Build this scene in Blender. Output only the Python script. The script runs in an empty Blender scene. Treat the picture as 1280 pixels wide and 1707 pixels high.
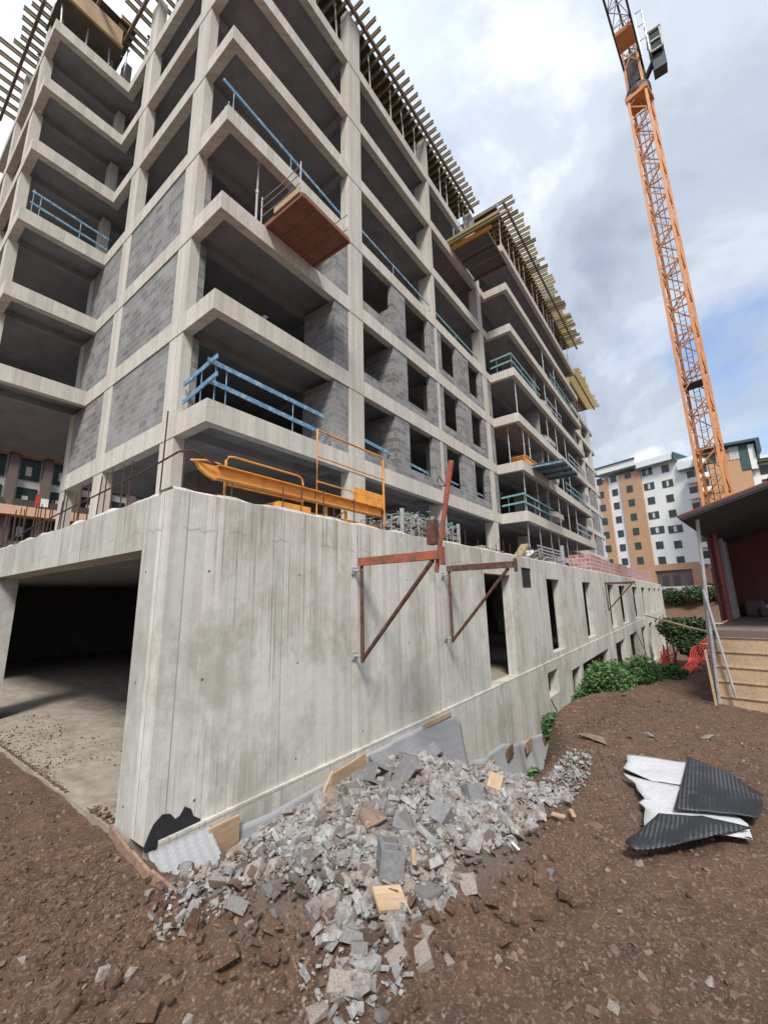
import bpy, bmesh, math, random
import numpy as np
from mathutils import Vector, Matrix, Euler
random.seed(7); rng = np.random.default_rng(7)
S = bpy.context.scene; COL = S.collection
R = math.radians
# ---------------------------------------------------------------- camera
FW = Vector((0.78596, 0.58253, 0.20717)); RT = Vector((0.59908, -0.80038, -0.02225)); UP = Vector((-0.15285, -0.14160, 0.97805))
cd = bpy.data.cameras.new('camera'); cam = bpy.data.objects.new('camera', cd); COL.objects.link(cam)
cd.sensor_fit = 'HORIZONTAL'; cd.sensor_width = 36; cd.lens = 690.11/1280*36; cd.clip_start = 0.05; cd.clip_end = 3000
M3 = Matrix((RT, UP, -FW)).transposed(); cam.matrix_world = Matrix.Translation((0, 0, 2.0)) @ M3.to_4x4()
S.camera = cam
# ---------------------------------------------------------------- world, sun, exposure
S.view_settings.view_transform = 'Standard'; S.view_settings.look = 'None'; S.view_settings.gamma = 1
S.view_settings.exposure = 1.55
SUN_EL, SUN_AZ = R(50), R(215)          # direction towards the sun: behind the camera's left shoulder
W = bpy.data.worlds.new('World'); S.world = W; W.use_nodes = True
wn = W.node_tree.nodes; wl = W.node_tree.links; wn.clear()
def wnode(t, **k):
    n = wn.new(t)
    for a, b in k.items(): setattr(n, a, b)
    return n
wo = wnode('ShaderNodeOutputWorld'); wb = wnode('ShaderNodeBackground'); wl.new(wb.outputs[0], wo.inputs[0])
sky = wnode('ShaderNodeTexSky', sky_type='NISHITA', sun_disc=False, sun_elevation=SUN_EL, sun_rotation=R(90)-SUN_AZ, air_density=1.0, dust_density=1.0)
tc = wnode('ShaderNodeTexCoord')
sep = wnode('ShaderNodeSeparateXYZ'); wl.new(tc.outputs['Generated'], sep.inputs[0])
def wm(op, a, b=None, c=None, clamp=False):
    n = wnode('ShaderNodeMath', operation=op); n.use_clamp = clamp
    for i, v in enumerate((a, b, c)):
        if v is None: continue
        if isinstance(v, (int, float)): n.inputs[i].default_value = v
        else: wl.new(v, n.inputs[i])
    return n.outputs[0]
# clouds lie on a high flat layer: project the direction on it
zz = wm('ADD', wm('MAXIMUM', sep.outputs[2], 0.0), 0.22)
cmb = wnode('ShaderNodeCombineXYZ'); wl.new(wm('DIVIDE', sep.outputs[0], zz), cmb.inputs[0]); wl.new(wm('DIVIDE', sep.outputs[1], zz), cmb.inputs[1])
def wnoise(scale, detail, rough, off, dist=0.0):
    mp = wnode('ShaderNodeMapping'); mp.inputs['Location'].default_value = off; wl.new(cmb.outputs[0], mp.inputs[0])
    n = wnode('ShaderNodeTexNoise'); n.inputs['Scale'].default_value = scale; n.inputs['Detail'].default_value = detail
    n.inputs['Roughness'].default_value = rough; n.inputs['Distortion'].default_value = dist; wl.new(mp.outputs[0], n.inputs['Vector']); return n.outputs['Fac']
def wramp(src, pts):
    r = wnode('ShaderNodeValToRGB'); e = r.color_ramp.elements
    while len(e) < len(pts): e.new(0.5)
    for el, (p, c) in zip(e, pts): el.position = p; el.color = (*c, 1)
    r.color_ramp.interpolation = 'EASE'; wl.new(src, r.inputs[0]); return r.outputs[0]
n1 = wnoise(0.9, 8, 0.55, (3.1, 1.7, 0), 0.3); n2 = wnoise(1.25, 9, 0.58, (7.3, 4.2, 0), 0.5)
cover = wramp(n1, [(0.31, (0.0, 0.0, 0.0)), (0.50, (1, 1, 1))])
shade = wramp(n2, [(0.36, (2.9, 3.3, 4.2)), (0.47, (3.85, 4.35, 5.2)), (0.55, (4.8, 5.3, 6.1)), (0.66, (7.4, 7.7, 8.2))])
skm = wnode('ShaderNodeMix', data_type='RGBA'); skm.blend_type = 'MULTIPLY'; skm.inputs[0].default_value = 1
wl.new(sky.outputs[0], skm.inputs[6]); skm.inputs[7].default_value = (1.5, 1.55, 1.65, 1)
mx = wnode('ShaderNodeMix', data_type='RGBA'); wl.new(cover, mx.inputs[0]); wl.new(skm.outputs[2], mx.inputs[6]); wl.new(shade, mx.inputs[7])
# thin cloud near the sun side is brighter, the bank low over the far end is heavier
def wdot(d):
    n = wnode('ShaderNodeVectorMath', operation='DOT_PRODUCT'); wl.new(tc.outputs['Generated'], n.inputs[0]); n.inputs[1].default_value = d; return n.outputs['Value']
left = wm('MULTIPLY', wm('SMOOTH_MIN', wm('MAXIMUM', wm('SUBTRACT', wdot((0.05, 0.86, 0.5)), 0.55), 0.0), 0.4, 0.1), 2.0)
low = wm('MULTIPLY', wm('MAXIMUM', wm('SUBTRACT', 0.42, sep.outputs[2]), 0.0), 0.55)
gain = wm('SUBTRACT', wm('ADD', 1.0, left), low)
mg = wnode('ShaderNodeVectorMath', operation='SCALE'); wl.new(mx.outputs[2], mg.inputs[0]); wl.new(gain, mg.inputs['Scale'])
wl.new(mg.outputs[0], wb.inputs[0]); wb.inputs[1].default_value = 0.052
sl = bpy.data.lights.new('sun', 'SUN'); sl.energy = 1.5; sl.angle = R(15); sl.color = (1, 0.955, 0.875)
so = bpy.data.objects.new('sun', sl); COL.objects.link(so)
sd = Vector((math.cos(SUN_EL)*math.cos(SUN_AZ), math.cos(SUN_EL)*math.sin(SUN_AZ), math.sin(SUN_EL)))
so.rotation_euler = sd.to_track_quat('Z', 'Y').to_euler(); so.location = sd*80
# ---------------------------------------------------------------- materials
def mat(name, rough=0.85, metal=0.0):
    m = bpy.data.materials.new(name); m.use_nodes = True; nt = m.node_tree
    b = nt.nodes['Principled BSDF']; b.inputs['Roughness'].default_value = rough; b.inputs['Metallic'].default_value = metal
    return m, nt, b
class N:
    def __init__(s, nt, space='Object'):
        s.nt = nt; s.tc = nt.nodes.new('ShaderNodeTexCoord').outputs[space]
    def n(s, t, **k):
        x = s.nt.nodes.new(t)
        for a, b in k.items(): setattr(x, a, b)
        return x
    def l(s, a, b): s.nt.links.new(a, b)
    def vec(s, sc=(1, 1, 1), src=None, off=(0, 0, 0)):
        m = s.n('ShaderNodeMapping'); m.inputs['Scale'].default_value = sc; m.inputs['Location'].default_value = off; s.l(src or s.tc, m.inputs[0]); return m.outputs[0]
    def noise(s, scale, detail=4, rough=0.55, vec=None, dist=0):
        n = s.n('ShaderNodeTexNoise'); n.inputs['Scale'].default_value = scale; n.inputs['Detail'].default_value = detail
        n.inputs['Roughness'].default_value = rough; n.inputs['Distortion'].default_value = dist; s.l(vec or s.tc, n.inputs['Vector']); return n.outputs['Fac']
    def ramp(s, src, pts, mode='LINEAR'):
        r = s.n('ShaderNodeValToRGB'); e = r.color_ramp.elements; r.color_ramp.interpolation = mode
        while len(e) < len(pts): e.new(0.5)
        for el, (p, c) in zip(e, pts):
            el.position = p; el.color = (*(c if isinstance(c, tuple) else (c, c, c)), 1)
        s.l(src, r.inputs[0]); return r.outputs[0]
    def mix(s, f, a, b, mode='MIX'):
        m = s.n('ShaderNodeMix', data_type='RGBA'); m.blend_type = mode
        for i, v in ((0, f), (6, a), (7, b)):
            if isinstance(v, (int, float)): m.inputs[i].default_value = v
            elif isinstance(v, tuple): m.inputs[i].default_value = (*v, 1)
            else: s.l(v, m.inputs[i])
        return m.outputs[2]
    def math(s, op, a, b=None):
        m = s.n('ShaderNodeMath', operation=op)
        for i, v in ((0, a), (1, b)):
            if v is None: continue
            if isinstance(v, (int, float)): m.inputs[i].default_value = v
            else: s.l(v, m.inputs[i])
        return m.outputs[0]
    def bump(s, h, strength, dist, prev=None):
        b = s.n('ShaderNodeBump'); b.inputs['Strength'].default_value = strength; b.inputs['Distance'].default_value = dist
        s.l(h, b.inputs['Height'])
        if prev: s.l(prev, b.inputs['Normal'])
        return b.outputs[0]
    def wall_uv(s):       # u runs along either axis of a wall, v is the height
        x = s.n('ShaderNodeSeparateXYZ'); s.l(s.tc, x.inputs[0]); c = s.n('ShaderNodeCombineXYZ')
        s.l(s.math('ADD', x.outputs[0], x.outputs[1]), c.inputs[0]); s.l(x.outputs[2], c.inputs[1]); return c.outputs[0], x
def concrete(name, c0, c1, streak=0.35, board=0.11, joint=1.25, stain=None):
    m, nt, b = mat(name, 0.88); s = N(nt); uv, x = s.wall_uv()
    big = s.noise(0.7, 6, 0.6); fine = s.noise(9, 6, 0.65)
    col = s.mix(s.ramp(big, [(0.3, 0.0), (0.7, 1.0)]), c0, c1)
    col = s.mix(s.ramp(fine, [(0.3, 0.45), (0.62, 0.0)]), col, tuple(v*0.72 for v in c0))
    st = s.noise(1.0, 5, 0.6, s.vec((9, 0.35, 1), uv)); st2 = s.noise(1.0, 4, 0.6, s.vec((30, 0.8, 1), uv))
    col = s.mix(s.math('MULTIPLY', s.ramp(st, [(0.42, 0.0), (0.72, 1.0)]), streak), col, tuple(v*0.55 for v in c0))
    col = s.mix(s.math('MULTIPLY', s.ramp(st2, [(0.5, 0.0), (0.75, 1.0)]), streak*0.6), col, (c0[0]*1.02, c0[1]*0.86, c0[2]*0.66))
    # shuttering boards: each board has its own tone, thin lines between
    bk = s.n('ShaderNodeTexBrick'); bk.inputs['Scale'].default_value = 1; bk.inputs['Brick Width'].default_value = board
    bk.inputs['Row Height'].default_value = 30; bk.inputs['Mortar Size'].default_value = 0.0035; bk.offset = 0
    bk.inputs['Color1'].default_value = (0, 0, 0, 1); bk.inputs['Color2'].default_value = (1, 1, 1, 1); bk.inputs['Mortar'].default_value = (0.5, 0.5, 0.5, 1); s.l(uv, bk.inputs['Vector'])
    col = s.mix(0.16, col, s.mix(bk.outputs['Color'], tuple(v*0.6 for v in c0), tuple(min(1, v*1.35) for v in c1)))
    jt = s.n('ShaderNodeTexBrick'); jt.inputs['Scale'].default_value = 1; jt.inputs['Brick Width'].default_value = joint; jt.inputs['Row Height'].default_value = 30
    jt.inputs['Mortar Size'].default_value = 0.007; jt.offset = 0; s.l(uv, jt.inputs['Vector'])
    col = s.mix(s.math('MULTIPLY', jt.outputs['Fac'], 0.7), col, tuple(v*0.45 for v in c0))
    vo = s.n('ShaderNodeTexVoronoi'); vo.inputs['Scale'].default_value = 11; s.l(s.tc, vo.inputs['Vector'])
    hole = s.ramp(vo.outputs['Distance'], [(0.035, 1.0), (0.075, 0.0)])
    col = s.mix(s.math('MULTIPLY', hole, 0.55), col, tuple(v*0.3 for v in c0))
    if stain == 'wall':
        damp = s.noise(1.0, 7, 0.72, s.vec((0.8, 0.5, 1), uv), 0.3); col = s.mix(s.ramp(damp, [(0.5, 0.0), (0.6, 0.5)]), col, (0.27, 0.255, 0.205))
        drip = s.noise(1.0, 4, 0.7, s.vec((34, 0.22, 1), uv)); zone = s.ramp(s.noise(1.0, 4, 0.6, s.vec((0.9, 0.5, 1), uv, (4, 2, 0))), [(0.42, 0.0), (0.6, 1.0)])
        col = s.mix(s.math('MULTIPLY', s.ramp(drip, [(0.52, 0.0), (0.62, 0.85)]), zone), col, (0.21, 0.175, 0.125))
        zl = s.math('ADD', x.outputs[2], s.math('MULTIPLY', s.noise(1.0, 7, 0.8, s.vec((1.6, 0.0, 1), uv)), 0.5)); dl = s.math('ABSOLUTE', s.math('SUBTRACT', zl, 2.98))
        brk = s.ramp(s.noise(1.0, 3, 0.5, s.vec((2.2, 0.1, 1), uv, (9, 0, 0))), [(0.48, 0.0), (0.54, 1.0)])
        col = s.mix(s.math('MULTIPLY', s.math('MULTIPLY', s.ramp(dl, [(0.0, 1.0), (0.014, 0.0)]), 0.6), brk), col, (0.2, 0.19, 0.16))
        pit = s.ramp(s.noise(42, 5, 0.75), [(0.60, 0.0), (0.66, 0.85)]); col = s.mix(s.math('MULTIPLY', pit, s.ramp(s.noise(1.3, 3), [(0.4, 0.25), (0.6, 1.0)])), col, (0.17, 0.165, 0.14))
        ux_ = s.n('ShaderNodeSeparateXYZ'); s.l(uv, ux_.inputs[0])      # tie holes of the shuttering
        fu = s.math('SUBTRACT', s.math('FRACT', s.math('DIVIDE', s.math('ADD', ux_.outputs[0], 0.35), 1.22)), 0.5); fv = s.math('SUBTRACT', s.math('FRACT', s.math('DIVIDE', s.math('ADD', ux_.outputs[1], 0.3), 1.05)), 0.5)
        dd = s.math('SQRT', s.math('ADD', s.math('POWER', s.math('MULTIPLY', fu, 1.22), 2.0), s.math('POWER', s.math('MULTIPLY', fv, 1.05), 2.0)))
        col = s.mix(s.ramp(dd, [(0.011, 0.9), (0.016, 0.0)]), col, (0.06, 0.055, 0.05)); stain = None
    if stain: col = s.mix(s.ramp(s.noise(0.35, 5, 0.6), [(0.52, 0.0), (0.7, stain)]), col, (0.40, 0.31, 0.21))
    s.l(col, b.inputs['Base Color'])
    nrm = s.bump(fine, 0.35, 0.01); nrm = s.bump(bk.outputs['Color'], 0.12, 0.006, nrm); nrm = s.bump(jt.outputs['Fac'], -0.6, 0.008, nrm); nrm = s.bump(hole, -0.5, 0.01, nrm)
    s.l(nrm, b.inputs['Normal']); return m
def simple(name, c, rough=0.6, metal=0.0, var=0.25, scale=6, dirt=None, dirt_amt=0.5, bump=0.0):
    m, nt, b = mat(name, rough, metal); s = N(nt); n = s.noise(scale, 6, 0.65)
    col = s.mix(s.ramp(n, [(0.3, 0.0), (0.7, 1.0)]), tuple(v*(1-var) for v in c), tuple(min(1, v*(1+var)) for v in c))
    if dirt: col = s.mix(s.ramp(s.noise(scale*0.7+1.3, 8, 0.72, s.vec((1, 1, 1), None, (5, 3, 1))), [(0.5, 0.0), (0.6, dirt_amt)]), col, dirt)
    s.l(col, b.inputs['Base Color'])
    if bump: s.l(s.bump(n, bump, 0.02), b.inputs['Normal'])
    return m
M = {}
M['facade'] = concrete('facade_concrete', (0.50, 0.475, 0.42), (0.64, 0.61, 0.55), 0.5, 0.21, 2.1, 0.45)
M['podium'] = concrete('podium_concrete', (0.515, 0.50, 0.45), (0.69, 0.67, 0.615), 0.26, 0.10, 1.22, 'wall')
M['smooth'] = concrete('smooth_concrete', (0.44, 0.43, 0.395), (0.56, 0.55, 0.51), 0.3, 0.6, 1.9, 'wall')
M['soffit'] = simple('shaded_soffit_concrete', (0.23, 0.235, 0.245), 0.9, var=0.2, scale=1.5, bump=0.15)  # concrete with the shade under the slabs deepened in its base colour
def floor_mat():
    m, nt, b = mat('garage_floor_concrete', 0.85); s = N(nt)
    d = s.noise(1.0, 7, 0.7, s.vec((2.6, 1.1, 1)), 0.25); n = s.noise(6, 6, 0.6)
    col = s.mix(s.ramp(n, [(0.3, 0.0), (0.7, 1.0)]), (0.24, 0.20, 0.16), (0.38, 0.335, 0.28))
    col = s.mix(s.ramp(d, [(0.46, 0.0), (0.68, 0.7)]), col, (0.19, 0.13, 0.095))
    s.l(col, b.inputs['Base Color']); s.l(s.bump(n, 0.3, 0.01), b.inputs['Normal']); return m
M['floor'] = floor_mat()
def block_mat(name, c1, c2, mortar, rough_patch=0.5):
    m, nt, b = mat(name, 0.95); s = N(nt); uv, x = s.wall_uv()
    bk = s.n('ShaderNodeTexBrick'); bk.inputs['Scale'].default_value = 1; bk.inputs['Brick Width'].default_value = 0.44; bk.inputs['Row Height'].default_value = 0.2
    bk.inputs['Mortar Size'].default_value = 0.011; bk.inputs['Mortar Smooth'].default_value = 0.4; bk.inputs['Bias'].default_value = 0.0; bk.offset = 0.5
    bk.inputs['Color1'].default_value = (*c1, 1); bk.inputs['Color2'].default_value = (*c2, 1); bk.inputs['Mortar'].default_value = (*mortar, 1)
    wob = s.n('ShaderNodeMix', data_type='VECTOR'); wob.blend_type = 'MIX' if hasattr(wob, 'blend_type') else None
    s.l(uv, bk.inputs['Vector'])
    n = s.noise(16, 6, 0.7); big = s.noise(1.1, 5, 0.6)
    col = s.mix(s.ramp(n, [(0.3, 0.55), (0.7, 0.0)]), bk.outputs['Color'], tuple(v*0.6 for v in c1))
    col = s.mix(s.ramp(big, [(0.45, 0.0), (0.7, rough_patch)]), col, tuple(v*1.15 for v in c2))
    s.l(col, b.inputs['Base Color'])
    nrm = s.bump(n, 0.5, 0.01); nrm = s.bump(bk.outputs['Fac'], -0.7, 0.012, nrm); s.l(nrm, b.inputs['Normal']); return m
M['block'] = block_mat('hollow_block_masonry', (0.15, 0.149, 0.149), (0.31, 0.305, 0.298), (0.40, 0.39, 0.37))
M['block_dark'] = block_mat('shaded_block_masonry', (0.11, 0.108, 0.107), (0.15, 0.147, 0.143), (0.19, 0.18, 0.175))  # darker copy of the block, interior shade put into its colour
M['block_brown'] = block_mat('podium_inner_block', (0.17, 0.15, 0.125), (0.22, 0.195, 0.165), (0.26, 0.24, 0.21))
M['blue'] = simple('blue_rail_paint', (0.10, 0.23, 0.36), 0.6, var=0.3, scale=9, dirt=(0.42, 0.50, 0.50), dirt_amt=0.7)
M['teal'] = simple('teal_rail_paint', (0.12, 0.30, 0.30), 0.6, var=0.3, scale=9, dirt=(0.4, 0.48, 0.48), dirt_amt=0.6)
M['galv'] = simple('galvanised_steel', (0.42, 0.43, 0.44), 0.5, 0.35, var=0.2, scale=12, dirt=(0.25, 0.2, 0.17), dirt_amt=0.4)
M['rust'] = simple('rusty_steel', (0.10, 0.042, 0.03), 0.85, 0.1, var=0.4, scale=14, dirt=(0.16, 0.13, 0.12), dirt_amt=0.5, bump=0.3)
M['rustred'] = simple('worn_red_paint', (0.34, 0.09, 0.05), 0.8, 0.1, var=0.25, scale=10, dirt=(0.14, 0.085, 0.07), dirt_amt=0.95, bump=0.3)
M['rebar'] = simple('rebar_steel', (0.075, 0.038, 0.03), 0.9, 0.2, var=0.4, scale=20)
M['orange'] = simple('orange_machine_paint', (0.74, 0.31, 0.045), 0.5, 0.0, var=0.14, scale=5, dirt=(0.40, 0.17, 0.06), dirt_amt=0.6)
M['brownply'] = simple('brown_platform_ply', (0.22, 0.085, 0.045), 0.7, var=0.18, scale=3, dirt=(0.11, 0.05, 0.035), dirt_amt=0.4)
M['crane'] = simple('crane_paint', (0.60, 0.26, 0.10), 0.5, var=0.12, scale=0.8, dirt=(0.42, 0.16, 0.06), dirt_amt=0.5)
M['crane_dark'] = simple('crane_grease_steel', (0.07, 0.065, 0.065), 0.7, 0.3, var=0.3, scale=3)
M['cab'] = simple('crane_cab_panel', (0.44, 0.46, 0.42), 0.6, var=0.15, scale=3)
M['cabdark'] = simple('dark_glass_panel', (0.05, 0.06, 0.065), 0.3, var=0.2, scale=3)
def wood_mat(name, a, c, rough=0.75):
    m, nt, b = mat(name, rough); s = N(nt, 'Object')
    w = s.noise(3, 6, 0.6, s.vec((1, 9, 9)), 0.6); n = s.noise(2.3, 4, 0.6)
    col = s.mix(s.ramp(w, [(0.3, 0.0), (0.7, 1.0)]), a, c); col = s.mix(s.ramp(n, [(0.45, 0.0), (0.75, 0.5)]), col, tuple(v*0.55 for v in a))
    s.l(col, b.inputs['Base Color']); s.l(s.bump(w, 0.3, 0.005), b.inputs['Normal']); return m
M['joist'] = wood_mat('formwork_timber', (0.24, 0.19, 0.10), (0.38, 0.31, 0.18))
M['joisty'] = wood_mat('yellow_formwork_timber', (0.34, 0.26, 0.10), (0.50, 0.40, 0.20))
M['bearer'] = wood_mat('dark_bearer_timber', (0.13, 0.09, 0.06), (0.22, 0.15, 0.10))
M['plydark'] = wood_mat('dark_shuttering_ply', (0.07, 0.055, 0.045), (0.12, 0.10, 0.08)); M['ply'] = wood_mat('plywood', (0.34, 0.22, 0.12), (0.50, 0.35, 0.20))
M['plank'] = wood_mat('planed_softwood', (0.36, 0.235, 0.145), (0.54, 0.385, 0.25))
M['redplank'] = wood_mat('soil_stained_plank', (0.20, 0.11, 0.075), (0.38, 0.25, 0.18)); M['deckwood'] = wood_mat('weathered_deck', (0.14, 0.11, 0.085), (0.24, 0.19, 0.15))
M['redwall'] = simple('dark_red_sheet', (0.13, 0.022, 0.022), 0.55, var=0.2, scale=2)
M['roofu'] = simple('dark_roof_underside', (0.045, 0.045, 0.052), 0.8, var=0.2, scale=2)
M['redroof'] = simple('red_roof_sheet', (0.24, 0.05, 0.045), 0.55, var=0.2, scale=3)
M['bitumen'] = simple('bitumen', (0.016, 0.016, 0.018), 0.75, var=0.4, scale=14, bump=0.6)
M['white'] = simple('white_render', (0.74, 0.74, 0.72), 0.9, var=0.04, scale=0.5)
M['ochre'] = simple('ochre_render', (0.46, 0.285, 0.17), 0.9, var=0.08, scale=0.6)
M['greentrim'] = simple('dark_green_trim', (0.035, 0.075, 0.07), 0.6, var=0.15, scale=2)
M['glass'] = simple('window_glass', (0.03, 0.045, 0.04), 0.2, var=0.3, scale=1)
M['curtain'] = simple('white_curtain', (0.5, 0.5, 0.48), 0.9, var=0.1, scale=2)
M['cream'] = simple('cream_panel', (0.50, 0.51, 0.46), 0.8, var=0.06, scale=1)
M['pilaster'] = simple('brown_pilaster', (0.135, 0.10, 0.09), 0.8, var=0.12, scale=1)
M['peach'] = simple('peach_band', (0.70, 0.43, 0.29), 0.8, var=0.05, scale=1)
M['redcloth'] = simple('red_plastic_mesh', (0.50, 0.045, 0.035), 0.7, var=0.25, scale=5)
M['redbrick'] = simple('red_hollow_brick', (0.42, 0.075, 0.055), 0.85, var=0.4, scale=7, dirt=(0.5, 0.36, 0.33), dirt_amt=0.6)
M['carwhite'] = simple('white_car_paint', (0.62, 0.63, 0.64), 0.3, var=0.03)
M['tyre'] = simple('tyre_rubber', (0.02, 0.02, 0.02), 0.85)
def rock_mat(name, a, c, soil=0.25, sc=5):
    m, nt, b = mat(name, 0.95); s = N(nt); oi = s.n('ShaderNodeObjectInfo'); g = s.n('ShaderNodeNewGeometry')
    n = s.noise(sc, 7, 0.7); f = s.noise(sc*5, 5, 0.7)
    isl = s.ramp(g.outputs['Random Per Island'], [(0.0, 0.0), (1.0, 1.0)])
    r = s.mix(0.5, isl, oi.outputs['Random'])
    col = s.mix(r, a, c); col = s.mix(s.ramp(f, [(0.35, 0.5), (0.65, 0.0)]), col, tuple(v*0.55 for v in a))
    col = s.mix(s.ramp(n, [(0.48, 0.0), (0.62, soil)]), col, (0.17, 0.095, 0.06))
    s.l(col, b.inputs['Base Color']); s.l(s.bump(f, 0.6, 0.01), b.inputs['Normal']); return m
M['rubble'] = rock_mat('broken_concrete', (0.12, 0.12, 0.122), (0.42, 0.41, 0.39), 0.65)
M['cinder'] = rock_mat('cinder_block_grey', (0.17, 0.17, 0.175), (0.25, 0.25, 0.25), 0.3)
M['palerock'] = rock_mat('pale_stone', (0.30, 0.26, 0.22), (0.44, 0.40, 0.36), 0.75)
M['brownrock'] = rock_mat('soil_caked_stone', (0.25, 0.17, 0.12), (0.34, 0.25, 0.19), 0.9, 3)
M['pebble'] = rock_mat('brown_pebble', (0.11, 0.062, 0.04), (0.38, 0.29, 0.22), 0.5)
def dirt_mat():
    m, nt, b = mat('red_brown_soil', 0.95); s = N(nt)
    a = s.noise(0.55, 6, 0.6); c = s.noise(7, 8, 0.7); f = s.noise(38, 6, 0.7); g = s.noise(120, 3, 0.6)
    col = s.mix(s.ramp(a, [(0.35, 0.0), (0.65, 1.0)]), (0.165, 0.084, 0.049), (0.115, 0.072, 0.046))
    col = s.mix(s.ramp(c, [(0.35, 0.6), (0.6, 0.0)]), col, (0.050, 0.026, 0.017))
    col = s.mix(s.ramp(f, [(0.52, 0.0), (0.62, 0.85)]), col, (0.25, 0.175, 0.125))
    vo = s.n('ShaderNodeTexVoronoi'); vo.inputs['Scale'].default_value = 34; s.l(s.tc, vo.inputs['Vector'])
    col = s.mix(s.math('MULTIPLY', s.ramp(vo.outputs['Distance'], [(0.12, 1.0), (0.3, 0.0)]), s.ramp(g, [(0.5, 0.0), (0.6, 0.6)])), col, (0.28, 0.21, 0.17))
    # grey dust spread around the debris heap
    dv = s.n('ShaderNodeVectorMath', operation='DISTANCE'); s.l(s.vec((0.62, 1.0, 0.0)), dv.inputs[0]); dv.inputs[1].default_value = (3.75*0.62, 2.6, 0)
    dst = s.math('ADD', dv.outputs['Value'], s.math('MULTIPLY', s.noise(3.5, 7, 0.75), 0.9)); col = s.mix(s.ramp(dst, [(0.0, 0.85), (1.35, 0.7), (1.72, 0.0)]) if False else s.math('MULTIPLY', s.ramp(s.math('DIVIDE', dst, 2.0), [(0.62, 1.0), (0.86, 0.0)]), s.ramp(f, [(0.3, 0.9), (0.7, 0.5)])), col, (0.21, 0.20, 0.19))
    s.l(col, b.inputs['Base Color'])
    nrm = s.bump(c, 0.8, 0.05); nrm = s.bump(f, 0.9, 0.022, nrm); nrm = s.bump(vo.outputs['Distance'], -0.5, 0.012, nrm); nrm = s.bump(g, 0.5, 0.006, nrm)
    s.l(nrm, b.inputs['Normal']); return m
M['dirt'] = dirt_mat()
def leaf_mat(name, a, c):
    m, nt, b = mat(name, 0.6); s = N(nt); g = s.n('ShaderNodeNewGeometry')
    col = s.mix(g.outputs['Random Per Island'], a, c); s.l(col, b.inputs['Base Color']); return m
M['leaf'] = leaf_mat('shrub_leaf', (0.03, 0.085, 0.022), (0.13, 0.24, 0.075)); M['leafd'] = leaf_mat('bank_leaf', (0.03, 0.06, 0.028), (0.075, 0.12, 0.05))
M['stem'] = simple('stem_bark', (0.07, 0.05, 0.035), 0.9)
def dimple(name, c0, c1, scale):
    m, nt, b = mat(name, 0.5); s = N(nt); v = s.n('ShaderNodeTexVoronoi'); v.inputs['Scale'].default_value = scale; v.inputs['Randomness'].default_value = 0.0
    s.l(s.tc, v.inputs['Vector']); h = s.ramp(v.outputs['Distance'], [(0.15, 1.0), (0.42, 0.0)])
    s.l(s.mix(h, c0, c1), b.inputs['Base Color']); s.l(s.bump(h, 0.5, 0.006), b.inputs['Normal']); return m
M['dimpleblk'] = dimple('black_dimple_membrane', (0.018, 0.02, 0.025), (0.13, 0.135, 0.15), 30)
M['dimplegry'] = dimple('grey_dimple_membrane', (0.33, 0.335, 0.35), (0.44, 0.445, 0.46), 45)
def felt():
    m, nt, b = mat('white_felt', 0.95); s = N(nt); n = s.noise(30, 6, 0.75); l_ = s.noise(3, 5, 0.6)
    col = s.mix(s.ramp(n, [(0.4, 0.5), (0.6, 0.0)]), (0.56, 0.565, 0.58), (0.38, 0.38, 0.40)); col = s.mix(s.ramp(l_, [(0.55, 0.0), (0.75, 0.5)]), col, (0.42, 0.38, 0.35))
    s.l(col, b.inputs['Base Color']); s.l(s.bump(l_, 0.6, 0.02), b.inputs['Normal']); return m
M['felt'] = felt()
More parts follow.
